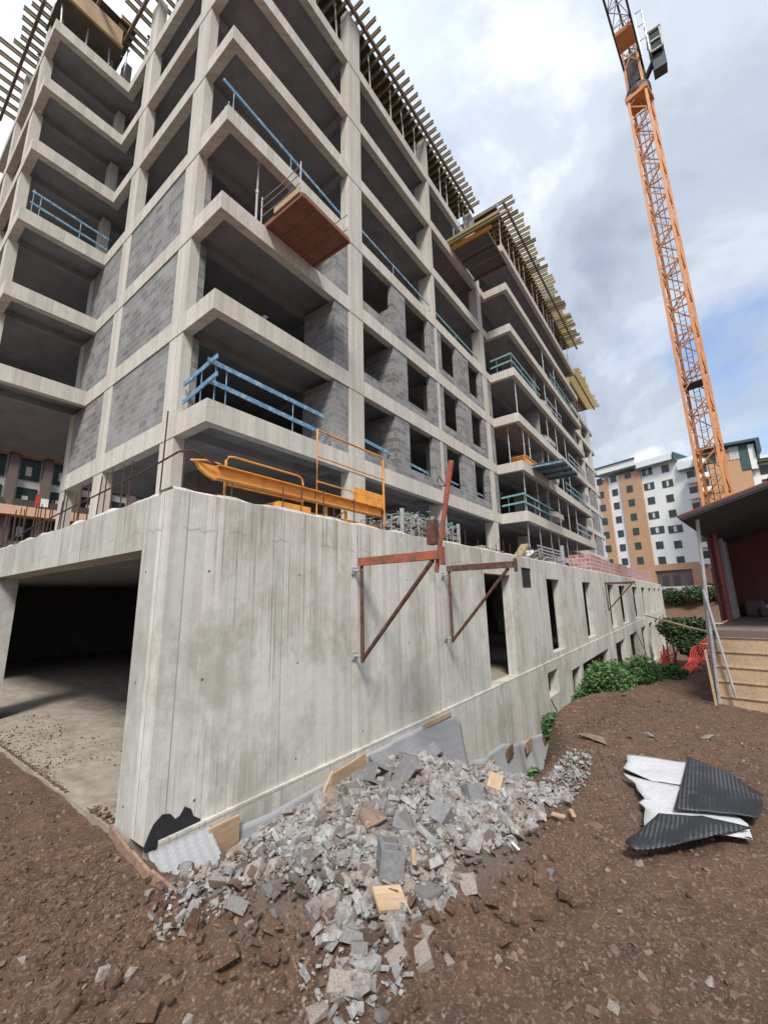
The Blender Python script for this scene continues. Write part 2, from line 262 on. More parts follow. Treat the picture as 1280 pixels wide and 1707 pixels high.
# ---------------------------------------------------------------- mesh helpers
class MB:
    def __init__(s): s.v = []; s.f = []
    def add(s, vs, fs):
        o = len(s.v); s.v += [tuple(p) for p in vs]; s.f += [tuple(i+o for i in f) for f in fs]; return s
    def box(s, x0, x1, y0, y1, z0, z1):
        v = [(x0,y0,z0),(x1,y0,z0),(x1,y1,z0),(x0,y1,z0),(x0,y0,z1),(x1,y0,z1),(x1,y1,z1),(x0,y1,z1)]
        return s.add(v, [(0,3,2,1),(4,5,6,7),(0,1,5,4),(1,2,6,5),(2,3,7,6),(3,0,4,7)])
    def obox(s, c, ax, ay, az):   # centre and three half-axis vectors
        c, ax, ay, az = map(Vector, (c, ax, ay, az)); v = []
        for k in (-1, 1):
            for i, j in ((-1,-1),(1,-1),(1,1),(-1,1)): v.append(c+ax*i+ay*j+az*k)
        return s.add(v, [(0,3,2,1),(4,5,6,7),(0,1,5,4),(1,2,6,5),(2,3,7,6),(3,0,4,7)])
    def bar(s, a, b, w, h=None, upv=(0,0,1)):
        a, b = Vector(a), Vector(b); d = (b-a); L = d.length; d.normalize(); u = Vector(upv)
        if abs(d.dot(u)) > 0.98: u = Vector((1, 0, 0))
        x = d.cross(u).normalized(); u2 = x.cross(d)
        return s.obox((a+b)/2, d*L/2, x*w/2, u2*(h or w)/2)
    def tube(s, pts, r, n=6, cap=True):
        pts = [Vector(p) for p in pts]; o = len(s.v); k = len(pts)
        rr = r if isinstance(r, (list, tuple)) else [r]*k
        for i, p in enumerate(pts):
            d = (pts[min(i+1, k-1)]-pts[max(i-1, 0)]).normalized(); u = Vector((0, 0, 1)) if abs(d.z) < 0.9 else Vector((1, 0, 0))
            x = d.cross(u).normalized(); y = d.cross(x)
            for j in range(n):
                a = 2*math.pi*j/n; s.v.append(tuple(p+(x*math.cos(a)+y*math.sin(a))*rr[i]))
        for i in range(k-1):
            for j in range(n):
                a = o+i*n+j; b = o+i*n+(j+1) % n; s.f.append((a, a+n, b+n, b))
        if cap: s.f.append(tuple(o+j for j in range(n))); s.f.append(tuple(o+(k-1)*n+j for j in reversed(range(n))))
        return s
    def prism(s, poly, z0, z1, axis='z', c0=None):
        # polygon in the plane across 'axis', extruded along it
        def P(a, b, t): return {'z': (a, b, t), 'y': (a, t, b), 'x': (t, a, b)}[axis]
        n = len(poly); v = [P(a, b, z0) for a, b in poly]+[P(a, b, z1) for a, b in poly]
        f = [tuple(reversed(range(n))), tuple(range(n, 2*n))]+[(i, (i+1) % n, n+(i+1) % n, n+i) for i in range(n)]
        return s.add(v, f)
def link(name, me, m, parent=None):
    o = bpy.data.objects.new(name, me); COL.objects.link(o)
    if m and not me.materials: me.materials.append(m)
    if parent: o.parent = parent; o.matrix_parent_inverse = Matrix.Translation(-Vector(parent.location))
    return o
def build(name, b, m, parent=None, smooth=False, bevel=0, fix=True):
    me = bpy.data.meshes.new(name); me.from_pydata(b.v, [], b.f); me.update()
    if fix or bevel:
        bm = bmesh.new(); bm.from_mesh(me); bmesh.ops.recalc_face_normals(bm, faces=bm.faces); bm.to_mesh(me); bm.free()
    if smooth: me.shade_smooth()
    o = link(name, me, m, parent)
    if bevel:
        md = o.modifiers.new('bevel', 'BEVEL'); md.width = bevel; md.segments = 1; md.limit_method = 'ANGLE'
    return o
def tag(o, label, cat, group=None, kind=None):
    if label: o['label'] = label
    if cat: o['category'] = cat
    if group: o['group'] = group
    if kind: o['kind'] = kind
    return o
def thing(name, loc, label, cat, group=None):
    o = bpy.data.objects.new(name, None); COL.objects.link(o); o.location = loc; o.empty_display_size = 0.3
    return tag(o, label, cat, group)
def copy_tree(root, loc=None, rot=None, label=None):
    r = root.copy(); COL.objects.link(r)
    if loc is not None: r.location = loc
    if rot is not None: r.rotation_euler = rot
    if label: r['label'] = label
    for ch in root.children:
        c = ch.copy(); COL.objects.link(c); c.parent = r
        for g in ch.children: d = g.copy(); COL.objects.link(d); d.parent = c
    return r
def np_mesh(name, V, F, m, parent=None, smooth=False):
    """V (n,3), F (k,3|4) arrays"""
    me = bpy.data.meshes.new(name); V = np.asarray(V, np.float32); F = np.asarray(F, np.int32); k = F.shape[1]
    me.vertices.add(len(V)); me.vertices.foreach_set('co', V.ravel()); me.loops.add(F.size); me.loops.foreach_set('vertex_index', F.ravel())
    me.polygons.add(len(F)); me.polygons.foreach_set('loop_start', np.arange(0, F.size, k, dtype=np.int32)); me.update(calc_edges=True); me.validate()
    if smooth: me.shade_smooth()
    else: me.shade_flat()
    return link(name, me, m, parent)
def wall_open(b, axis, p0, p1, u0, u1, z0, z1, holes):
    """wall slab between p0 and p1 on 'axis', spanning u0..u1 and z0..z1, with rectangular holes (ua,ub,za,zb); cells butt"""
    us = sorted({u0, u1, *[h[0] for h in holes], *[h[1] for h in holes]})
    for a, c in zip(us[:-1], us[1:]):
        mid = (a+c)/2; hs = sorted([h for h in holes if h[0] <= mid <= h[1]], key=lambda h: h[2]); z = z0
        for h in hs+[None]:
            top = z1 if h is None else h[2]
            if top > z+1e-4:
                if axis == 'y': b.box(a, c, p0, p1, z, top)
                else: b.box(p0, p1, a, c, z, top)
            if h: z = h[3]
    return b
# value noise for geometry
_perm = rng.random((256, 256)).astype(np.float32)
def vnoise(x, y):
    xi = np.floor(x).astype(int); yi = np.floor(y).astype(int); fx = x-xi; fy = y-yi
    fx = fx*fx*(3-2*fx); fy = fy*fy*(3-2*fy); g = lambda a, c: _perm[a & 255, c & 255]
    return (g(xi, yi)*(1-fx)+g(xi+1, yi)*fx)*(1-fy)+(g(xi, yi+1)*(1-fx)+g(xi+1, yi+1)*fx)*fy
def fbm(x, y, o=4):
    t = 0; a = 0.5
    for i in range(o): t = t+a*(vnoise(x*2**i+i*17.3, y*2**i+i*9.1)-0.5); a *= 0.5
    return t
sst = lambda e0, e1, x: (lambda t: t*t*(3-2*t))(np.clip((x-e0)/(e1-e0), 0, 1))
# ---------------------------------------------------------------- ground
def pile_w(x, y):      # footprint weight of the rubble heap
    c = np.exp(-(((x-3.4)/1.72)**6+((y-2.62)/1.2)**4)); c2 = np.exp(-(((x-4.35)/0.62)**4+((y-1.95)/0.45)**4)); return np.maximum(c, c2)
def ground_z(x, y):
    x = np.asarray(x, float); y = np.asarray(y, float)
    yc = 1.8+0.12*np.sin(x*0.9)+0.12*fbm(x*0.8, y*0.3)+0.45*sst(6.5, 8.5, x)-1.2*sst(9, 13, x)
    D = np.interp(x, [1.93, 2.3, 4, 6, 8, 11, 25, 60, 68], [0.0, 0.5, 0.8, 1.7, 2.3, 2.9, 3.6, 4.3, 4.4])
    base = -0.05-0.0*x+0.05*sst(3, 0, x)
    tr = -D*sst(0, 1, np.clip((y-yc)/(3.0-yc), 0, 1))
    z = base+np.where(y < 4.05, tr, np.where(x > 1.94, -D, 0))
    # heap of debris filling the trench next to the corner
    w = pile_w(x, y); surf = 0.09+0.17*np.exp(-((x-3.5)/1.2)**2-((y-2.5)/0.65)**2)-0.24*sst(3.3, 4.0, y)+0.05*np.exp(-((x-4.7)/0.8)**2-((y-2.9)/0.5)**2)
    z = z*(1-w)+np.maximum(surf, z)*w
    # low ridge of spoil along the crest
    z = z+0.07*np.exp(-((y-1.4)/0.4)**2)*sst(5.0, 6.0, x)*sst(12, 9, x)
    # the site falls away towards the far end, right of the building
    fall = -np.clip(0.20*(x-12.5), 0, 3.6)*sst(-0.2, 1.2, y)*sst(12.0, 14, x)-np.clip(0.05*(x-16), 0, 3.0)*sst(1.2, -0.2, y)
    z = np.where(x > 12, np.minimum(z, base+fall), z)
    bank = sst(70, 79, x)*(6.4); z = np.where(x > 66, -4.0+bank+0.2*sst(80, 95, x), z)
    rut = np.abs(((x*0.55+y*0.83) % 1.9)-0.95); z = z-0.035*np.exp(-((rut-0.1)/0.12)**2)*sst(4.6, 3.0, x)*sst(1.9, 0.9, y)
    z = z+0.16*fbm(x*0.8, y*0.8, 3)*np.clip(1-np.hypot(x, y)/60, 0.1, 1)+0.075*fbm(x*4.2, y*4.2, 4)+0.035*fbm(x*15, y*15, 3)
    inside = (x > 1.94) & (y > 4.03) & (x < 68)
    return np.where(inside, -5.2, z)
def axis_pts(lo, a, b, hi, fine, grow=1.13, extra=()):
    p = list(np.arange(a, b, fine)); s = fine; q = a
    while q > lo: s *= grow; q -= s; p.append(q)
    s = fine; q = p[int((b-a)/fine)-1] if False else b
    while q < hi: p.append(q); s *= grow; q += s
    p.append(hi); return np.array(sorted(set([round(float(t), 4) for t in p]+list(extra))))
gx = axis_pts(-400, 0.2, 9.0, 700, 0.032, 1.045, (1.93, 1.965)); gy = axis_pts(-500, -1.6, 4.9, 600, 0.032, 1.05, (4.02, 4.05))
X, Y = np.meshgrid(gx, gy, indexing='ij'); Z = ground_z(X, Y)
nx, ny = X.shape; idx = np.arange(nx*ny).reshape(nx, ny)
F = np.stack([idx[:-1, :-1], idx[1:, :-1], idx[1:, 1:], idx[:-1, 1:]], -1).reshape(-1, 4)
tag(np_mesh('ground', np.stack([X, Y, Z], -1).reshape(-1, 3), F, M['dirt'], smooth=True), None, None, kind='structure')
def gz(x, y): return float(ground_z(np.array([x]), np.array([y]))[0])
# ---------------------------------------------------------------- rocks
def hull_rock(seed, n=14, flat=0.7, sub=False):
    r = np.random.default_rng(seed); p = r.normal(size=(n, 3)); p /= np.linalg.norm(p, axis=1)[:, None]
    p *= r.uniform(0.75, 1.05, (n, 1)); p *= np.array([1, r.uniform(0.6, 0.95), flat*r.uniform(0.6, 1)])
    bm = bmesh.new()
    for q in p: bm.verts.new(q)
    res = bmesh.ops.convex_hull(bm, input=bm.verts); bmesh.ops.delete(bm, geom=[g for g in res['geom_interior'] if isinstance(g, bmesh.types.BMVert)], context='VERTS')
    bmesh.ops.triangulate(bm, faces=bm.faces); bm.verts.index_update()
    V = np.array([v.co[:] for v in bm.verts]); Fc = np.array([[v.index for v in f.verts] for f in bm.faces]); bm.free(); return V, Fc
def slab_rock(seed, extra=3):
    r = np.random.default_rng(seed); pts = []
    for sx in (-1, 1):
        for sy in (-1, 1):
            for sz in (-1, 1): pts.append((sx*r.uniform(0.7, 1), sy*r.uniform(0.5, 0.85), sz*r.uniform(0.3, 0.5)))
    pts += [tuple(r.uniform(-1, 1, 3)*np.array([1, 0.8, 0.5])) for _ in range(extra)]
    bm = bmesh.new()
    for q in pts: bm.verts.new(q)
    res = bmesh.ops.convex_hull(bm, input=bm.verts); bmesh.ops.delete(bm, geom=[g for g in res['geom_interior'] if isinstance(g, bmesh.types.BMVert)], context='VERTS')
    bmesh.ops.triangulate(bm, faces=bm.faces); bm.verts.index_update()
    V = np.array([v.co[:] for v in bm.verts]); Fc = np.array([[v.index for v in f.verts] for f in bm.faces]); bm.free(); return V, Fc
SMALL = [hull_rock(i, 6, 0.7) for i in range(5)]+[slab_rock(50+i, i % 2) for i in range(11)]
def scatter(name, pts, sizes, m, label, cat, kinds=SMALL, seed=1, lift=0.15):
    r = np.random.default_rng(seed); Vs = []; Fs = []; o = 0
    for (x, y, z), s in zip(pts, sizes):
        V, Fc = kinds[r.integers(len(kinds))]; e = Euler(r.uniform(-0.9, 0.9, 2).tolist()+[r.uniform(0, 6.28)]).to_matrix(); A = (V*np.array([r.uniform(.8, 1.35), r.uniform(.7, 1.1), r.uniform(.6, 1.1)])) @ np.array(e).T*s
        Vs.append(A+np.array([x, y, z+s*lift])); Fs.append(Fc+o); o += len(V)
    return tag(np_mesh(name, np.concatenate(Vs), np.concatenate(Fs), m), label, cat, kind='stuff')
# pebbles over the whole yard, denser close by
n = 52000; u = rng.random(n); rad = 1.2+17*u**1.7; ang = rng.uniform(-1.35, 1.75, n)
px = rad*np.cos(ang); py = rad*np.sin(ang); keep = ~((px > 1.85) & (py > 3.9)) & (pile_w(px, py) < 0.9)
px, py = px[keep], py[keep]; pz = ground_z(px, py); sz = np.exp(rng.normal(-4.95, 0.5, len(px)))*(1+0.07*np.hypot(px, py))
scatter('gravel', list(zip(px, py, pz)), sz, M['pebble'], 'small brown and buff stones strewn over the red soil', 'gravel', seed=3, lift=0.0)
n = 7000; u = rng.random(n); rad = 1.3+9*u**1.5; ang = rng.uniform(-1.3, 1.7, n); px = rad*np.cos(ang); py = rad*np.sin(ang)
ex = 1800; px = np.concatenate([px, rng.normal(1.35, .35, ex), rng.uniform(5, 10, ex)]); py = np.concatenate([py, rng.normal(3.7, .6, ex), rng.normal(1.45, .35, ex)])
keep = ~((px > 1.8) & (py > 3.7)) & (pile_w(px, py) < 0.9) & ~((px > 1.75) & (py > 3.0) & (px < 2.6)) & ~((px > 4) & (px < 6.7) & (py > -.3) & (py < 1.05)); px, py = px[keep], py[keep]
scatter('soil_clods', list(zip(px, py, ground_z(px, py))), np.exp(rng.normal(-4.35, 0.45, len(px))), M['dirt'], 'crumbly clods of red-brown soil over the yard', 'soil', seed=9, lift=0.0)
n = 2200; px = 1.95+rng.random(n)**4*1.0; py = rng.uniform(4.7, 10.5, n); keep = vnoise(px*1.3, py*1.1) > 0.3; px, py = px[keep], py[keep]
scatter('spilled_soil', list(zip(px, py, np.full(len(px), 0.004))), np.exp(rng.normal(-4.9, 0.5, len(px))), M['dirt'], 'loose soil crumbs spilled over the garage floor edge', 'soil', seed=12, lift=0.0)
n = 1500; px = rng.normal(3.2, .9, n); py = rng.normal(2.4, .5, n); keep = (py < 3.8) & (px < 5.2); px, py = px[keep], py[keep]
scatter('soil_in_heap', list(zip(px, py, ground_z(px, py)+.04)), np.exp(rng.normal(-3.9, 0.5, len(px))), M['dirt'], 'brown soil lumps mixed into the grey debris heap', 'soil', seed=13, lift=0.1)
# fine grey debris of the heap and its pale skirt
def in_heap(n, cx, cy, ax, ay, seed):
    r = np.random.default_rng(seed); a = r.uniform(0, 6.283, n); q = np.sqrt(r.random(n)); return cx+ax*q*np.cos(a), cy+ay*q*np.sin(a)
hx, hy = [], []
for k, (n, cx, cy, ax, ay) in enumerate([(17000, 3.75, 2.72, 1.42, 1.15), (6500, 4.1, 1.95, 0.85, 0.5), (2300, 2.75, 2.35, 0.6, 0.75), (420, 2.05, 3.0, 0.5, 0.35), (1500, 5.4, 1.5, 0.85, 0.2), (260, 2.05, 1.8, 0.3, 0.3)]):
    a, c = in_heap(n, cx, cy, ax, ay, 20+k); hx.append(a); hy.append(c)
hx = np.concatenate(hx); hy = np.concatenate(hy); k = hy < 3.93; hx, hy = hx[k], hy[k]
hz = ground_z(hx, hy)+rng.uniform(0, 0.05, len(hx)); hs = np.minimum(np.exp(rng.normal(-4.5, 0.72, len(hx))), 0.07)*np.where(hx > 4.9, 0.6, 1.0)
scatter('fine_rubble', list(zip(hx, hy, hz)), hs, M['rubble'], 'fine grey concrete crumbs covering the debris heap', 'rubble', seed=5)
# single chunks
ROCKS = [hull_rock(100+i, 13, 0.75) for i in range(7)]+[slab_rock(200+i, i % 3) for i in range(9)]
def rock_mesh(V, Fc, nm): 
    me = bpy.data.meshes.new(nm); me.from_pydata(V.tolist(), [], Fc.tolist()); me.update(); return me
RM = {}
def rock(x, y, s, m, name, label, cat, group=None, k=None, z=None, sc=(1, 1, 1), rot=None, lift=0.25):
    k = random.randrange(len(ROCKS)) if k is None else k; key = (k, m.name)
    if key not in RM:
        me = rock_mesh(*ROCKS[k], 'rock'); me.materials.append(m); RM[key] = me
    o = bpy.data.objects.new(name, RM[key]); COL.objects.link(o); zz_ = gz(x, y) if z is None else z
    o.location = (x, y, zz_+s*lift); o.scale = (s*sc[0], s*sc[1], s*sc[2]); o.rotation_euler = rot or (random.uniform(-.6, .6), random.uniform(-.6, .6), random.uniform(0, 6.28))
    return tag(o, label, cat, group)
G = 'broken concrete pieces of the debris heap'
cnt = 0
while cnt < 290:
    q = random.random()
    if q < 0.55: x, y = random.gauss(4.0, 1.1), random.gauss(2.7, 0.6)
    elif q < 0.8: x, y = random.gauss(2.7, 0.45), random.gauss(2.2, 0.45)
    elif q < 0.9: x, y = random.gauss(2.15, 0.25), random.gauss(1.8, 0.2)
    else: x, y = random.gauss(2.1, 0.3), random.gauss(3.2, 0.3)
    if y > 3.8 or x < 1.75 or x > 5.9 or y < 1.5 or (x > 5.1): continue
    if x > 1.85 and y > 3.5 and x < 2.5: continue
    far = x > 3.2
    s = random.uniform(0.03, 0.075)*random.choice((1, 1, 1.35))*(1.0 if x < 3.4 else 1.15)
    pale = x < 3.0 and random.random() < 0.55
    rock(x, y, s, M['palerock'] if pale else M['rubble'], 'rubble_chunk', 'pale chalky chunk of concrete in the near skirt of the debris heap' if pale else ('grey angular chunk lying on the main mound of the debris heap' if far else 'grey angular chunk in the near skirt of the debris heap'), 'rubble', ('pale ' if pale else ('far ' if far else 'near '))+G)
    cnt += 1
for x, y, s, m, lab, sc in [(2.92, 2.36, 0.27, 'brownrock', 'long soil-stained slab of concrete tilted across the middle of the heap', (1.2, 0.6, 0.3)), (3.05, 2.9, 0.17, 'brownrock', 'rust-brown boulder at the upper left of the heap', (1.2, 0.8, 0.5)),
        (1.26, 2.97, 0.075, 'palerock', 'largest pale stone lying alone on the soil at lower left', (1, .9, .9)), (1.36, 2.86, 0.055, 'palerock', 'smaller pale stone beside the largest one at lower left', (1, .9, .9)),
        (1.98, 1.72, 0.085, 'palerock', 'rounded pale stone at the lowest tip of the heap', (1, .8, .8)), (2.05, 2.87, 0.07, 'palerock', 'upright pale stone left of the heap on bare soil', (.7, .7, 1.2)),
        (1.72, 3.42, 0.06, 'palerock', 'small bluish stone beside the red edging plank', (1, 1, 1)), (6.75, 1.42, 0.27, 'brownrock', 'large soil-covered boulder on the crest of the trench', (1, .7, .3)),
        (3.0, 1.66, 0.09, 'rubble', 'flat grey chunk at the right rim of the heap', (1, .8, .6)), (2.45, 1.75, 0.13, 'rubble', 'wide grey slab piece at the right foot of the heap', (1.2, .8, .5)),
        (7.5, 0.9, 0.12, 'rubble', 'grey flat stone on the soil behind the white felt', (1.3, .8, .4)), (7.9, 0.2, 0.1, 'rubble', 'half-buried stone far right behind the black sheet', (1.3, .8, .4)),
        (3.6, 1.2, 0.06, 'rubble', 'lone grey stone on bare soil right of the heap', (1, .8, .5)), (3.2, 0.25, 0.05, 'palerock', 'buff stone on bare soil at lower right', (1, .6, .7)),
        (2.9, 0.12, 0.045, 'palerock', 'flat buff stone near the lower right corner', (1.3, .7, .6)), (1.05, 3.5, 0.05, 'palerock', 'small pale stone at far left on the soil', (1, .8, .8)),
        (1.4, 2.3, 0.05, 'palerock', 'white stone at the bottom edge left of the heap', (1, .7, .8)), (1.9, 2.5, 0.05, 'palerock', 'small pale stone right of the upright one', (1, .7, .8))]:
    rock(x, y, s, M[m], 'stone', lab, 'stone', sc=sc, lift=0.2, k=random.randrange(7), rot=(random.uniform(-.25, .25), random.uniform(-.25, .25), random.uniform(0, 6.28)))
for i in range(34):
    x = random.uniform(1.0, 4.6); y = random.uniform(-0.8, 3.4)
    if pile_w(np.array([x]), np.array([y]))[0] > 0.4: continue
    rock(x, y, random.uniform(0.018, 0.038), M['palerock'], 'stone', 'small pale stone scattered on the bare soil of the foreground', 'stone', 'small stones on the foreground soil')
# hollow cinder blocks
def cinder(L=0.40, w=0.19, h=0.19, holes=2):
    b = MB(); t = 0.032
    b.box(-L/2, L/2, -w/2, -w/2+t, 0, h); b.box(-L/2, L/2, w/2-t, w/2, 0, h)
    for i in range(holes+1):
        xc = -L/2+t/2+(L-t)*i/holes; b.box(xc-t/2, xc+t/2, -w/2+t, w/2-t, 0, h)
    return b
cb = []
for L, hl in ((0.40, 2), (0.30, 2), (0.21, 1)):
    me = bpy.data.meshes.new('cinder'); b = cinder(L, holes=hl); me.from_pydata(b.v, [], b.f); me.materials.append(M['cinder']); cb.append(me)
for i, (x, y, dz, k, rot, lab) in enumerate([(4.05, 3.25, .06, 0, (1.2, .3, .4), 'grey hollow block on its side at the top left of the heap'), (3.75, 2.95, .08, 0, (1.45, -.2, 1.2), 'hollow block with its smooth face up, upper middle of the heap'),
        (3.55, 2.75, .08, 0, (1.3, .5, -.5), 'hollow block wedged below two others in the heap'), (3.4, 3.0, .06, 1, (1.5, .7, .9), 'tilted hollow block left of the wedged one'), (3.65, 2.45, .1, 1, (.4, .9, 2.0), 'open-ended hollow block showing its cores near the heap centre'),
        (2.62, 1.97, .06, 1, (.15, .1, .75), 'largest clean grey block at the front of the heap'), (2.98, 2.12, .05, 2, (1.3, -.3, 2.1), 'broken block right behind the large clean one'), (4.3, 3.5, .02, 2, (1.4, 0, .3), 'half block leaning near the dimple membrane'),
        (3.3, 2.0, .05, 2, (.3, 1.1, .2), 'half block standing on end in the right part of the heap'), (4.5, 2.7, .08, 1, (1.1, .4, 2.6), 'broken block on the far slope of the heap'), (3.9, 3.55, .0, 1, (1.5, .2, .1), 'flat-lying block against the membrane edge'), (3.9, 1.95, .03, 2, (.2, .5, 1.2), 'half block at the right edge of the heap')]):
    o = bpy.data.objects.new('cinder_block', cb[k]); COL.objects.link(o); o.location = (x, y, gz(x, y)+dz-0.05); o.rotation_euler = rot; o.scale = (.85, .85, .85); tag(o, lab, 'concrete block')
def offcut(x, y, dx, dy, dz, rot, lab, m='plank', z=0.05):
    b = MB().box(-dx/2, dx/2, -dy/2, dy/2, 0, dz); o = build('wood_offcut', b, M[m], bevel=0.003); o.location = (x, y, gz(x, y)+z); o.rotation_euler = rot; return tag(o, lab, 'wood')
offcut(4.25, 1.88, 0.22, 0.13, 0.06, (0.25, -0.2, 0.2), 'orange wooden offcut lying on the right side of the grey heap', z=.07)
offcut(2.42, 1.82, 0.2, 0.15, 0.025, (0.35, 0.2, -0.5), 'square pale board piece at the front foot of the heap')
offcut(2.75, 1.85, 0.2, 0.035, 0.02, (0.1, 0.1, 0.6), 'thin splinter of wood beside the large grey block', z=.09)
offcut(4.55, 1.25, 0.16, 0.04, 0.02, (0, 0.1, 0.4), 'small orange splinter at the right rim of the heap'); offcut(4.35, 1.32, 0.12, 0.05, 0.02, (0, 0.1, 1.4), 'short broken lath beside the orange splinter')
offcut(3.6, 1.45, 0.1, 0.02, 0.012, (0, 0, 0.9), 'white plastic strip on the soil at the edge of the heap', 'white')
offcut(3.35, 3.3, 0.55, 0.03, 0.015, (0.1, -0.2, 0.5), 'long thin lath on the left shoulder of the heap', z=.1)
# ---------------------------------------------------------------- podium: basement storeys in raw concrete
CX, CY = 1.93, 4.0
pod = thing('basement_podium', (CX, CY, 0), 'pale board-marked concrete basement with an open garage bay and a long row of tall openings', 'basement')
up = [(9.28, 11.0, 0.03, 2.56), (11.94, 12.8, 2.24, 2.82), (14.3, 15.9, 0.2, 2.56), (19.6, 21.3, 0.2, 2.56), (25.7, 27.7, 0.2, 2.54), (29.8, 32.6, 0.2, 2.54), (36.3, 39.4, 0.2, 2.54), (42.4, 45.4, 0.2, 2.54), (48.6, 51.4, 0.2, 2.54), (54.6, 57.4, 0.2, 2.54), (60.4, 63.0, 0.2, 2.54)]
b = MB(); wall_open(b, 'y', CY, CY+0.25, CX, 67, 0.03, 3.12, up); build('wall', b, M['podium'], pod)
b = MB(); lo = [(13.35, 14.45, -0.95, -0.26)]+[(16.2, 17.5, -3.5, -0.58), (17.9, 23.6, -3.5, -0.58), (25.8, 29.2, -3.5, -0.58), (31.5, 35.4, -3.6, -0.58), (38, 41.5, -3.6, -0.58), (44, 47.5, -3.8, -0.58), (50, 53.5, -3.8, -0.58), (56, 59, -3.8, -0.58), (61, 64, -3.8, -0.58)]
wall_open(b, 'y', CY-0.035, CY+0.25, 2.05, 67, -5, 0.03, lo); o = build('lower_wall', b, M['podium'], pod); o['label'] = 'lower storey of the basement wall with stained boards'
build('dark_window_panel', MB().box(11.95, 12.79, CY+.03, CY+.05, 2.25, 2.81), M['bitumen'], pod)  # black panel added so the small window recess reads dark
# garage side
b = MB(); wall_open(b, 'x', CX, CX+0.36, CY+0.252, 22, 0.0, 3.10, [(4.56, 10.6, 0.0, 2.56), (11.4, 15.6, 0, 2.56)]); build('wall', b, M['smooth'], pod)
build('floor_slab', MB().box(CX-0.005, 66.9, CY+0.252, 22, -0.35, 0.0), M['floor'], pod)
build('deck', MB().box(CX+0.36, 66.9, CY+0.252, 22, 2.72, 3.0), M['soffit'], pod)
b = MB()
for x in (7.5, 13, 18.5, 24, 30, 36, 42, 48, 54, 60):
    for y in (9.0, 14.2): build('column', MB().box(x, x+0.35, y, y+0.7, 0, 2.72), M['podium'], pod)
build('back_wall', MB().box(CX, 67, 22, 22.3, -5, 3.0), M['block_dark'], pod)
build('end_wall', MB().box(66.7, 67, 4.34, 22, -5, 3.0), M['podium'], pod)
build('lower_floor', MB().box(2.1, 66.6, CY+0.34, 22, -4.0, -3.8), M['floor'], pod)
build('inner_wall', MB().box(2.1, 66, 10, 10.2, -3.8, -0.35), M['block_dark'], pod)
# bitumen daub and pour line at the corner foot
pts = [(1.95, -0.02), (2.42, 0.0), (2.43, .05), (2.36, .1), (2.33, .17), (2.27, .21), (2.23, .15), (2.19, .14), (2.14, .2), (2.07, .22), (2.0, .17), (1.965, .1), (1.94, .04)]
build('bitumen_patch', MB().prism(pts, CY-0.005, CY+0.01, 'y'), M['bitumen'], pod)
# rough crest of poured concrete along the wall top
b = MB(); xs = np.arange(CX, 66.8, 0.12); o0 = len(b.v)
for i, x in enumerate(xs):
    h = 0.0+0.05*float(vnoise(np.array([x*3.1]), np.array([2.0]))[0])+0.012*random.random(); b.v += [(x, CY+0.006, 3.115), (x, CY+0.03, 3.12+h), (x, CY+0.3, 3.12+h*0.8), (x, CY+0.335, 3.0)]
for i in range(len(xs)-1):
    for j in range(3): a = o0+i*4+j; b.f.append((a, a+4, a+5, a+1))
build('wall_crest', b, M['podium'], pod)
b = MB(); ys = np.arange(CY+0.34, 22, 0.12)
for i, y in enumerate(ys):
    h = 0.05*float(vnoise(np.array([3.0]), np.array([y*2.7]))[0])+0.012*random.random(); b.v += [(CX+0.006, y, 3.095), (CX+0.03, y, 3.1+h), (CX+0.3, y, 3.1+h), (CX+0.355, y, 3.0)]
for i in range(len(ys)-1):
    for j in range(3): a = i*4+j; b.f.append((a, a+1, a+5, a+4))
build('wall_crest', b, M['podium'], pod)
# ---------------------------------------------------------------- the unfinished building
LX, FY = 4.41, 8.0
LV = [6.40, 9.17, 11.95, 14.70, 17.50, 20.25, 22.95]; BH = [0.54, 0.52, 0.5, 0.48, 0.47, 0.46, 0.46]
bld = thing('unfinished_building', (12, 12, 3), 'tall unfinished concrete frame building with open floors, grey block infill and corner balconies', 'building')
def edge_loop(b, poly, z, h, w=0.24):
    """downstand edge beam following an orthogonal counter-clockwise outline, butted at corners"""
    n = len(poly)
    for i in range(n):
        (x0, y0), (x1, y1) = poly[i], poly[(i+1) % n]
        if abs(x1-x0) > abs(y1-y0):      # along x: full length
            yy = (y0, y0+w) if x1 > x0 else (y0-w, y0); b.box(min(x0, x1), max(x0, x1), *yy, z-h, z)
        else:
            xx = (x0-w, x0) if y1 > y0 else (x0, x0+w)
            pv = poly[(i-1) % n]; nx_ = poly[(i+2) % n]
            a, c = sorted((y0, y1))
            # trim where the x-running beams already fill the corner
            lowy = a; highy = c
            def fills(pt, up):   # does a beam along x at this vertex occupy the band just inside
                return up
            b.box(*xx, lowy+(w if not ((y1 > y0 and pv[0] > x0) or (y1 < y0 and nx_[0] > x0 and False)) else 0), highy-w*0, z-h+0.002, z-0.002) if False else b.box(*xx, a+0.001, c-0.001, z-h+0.002, z-0.002)
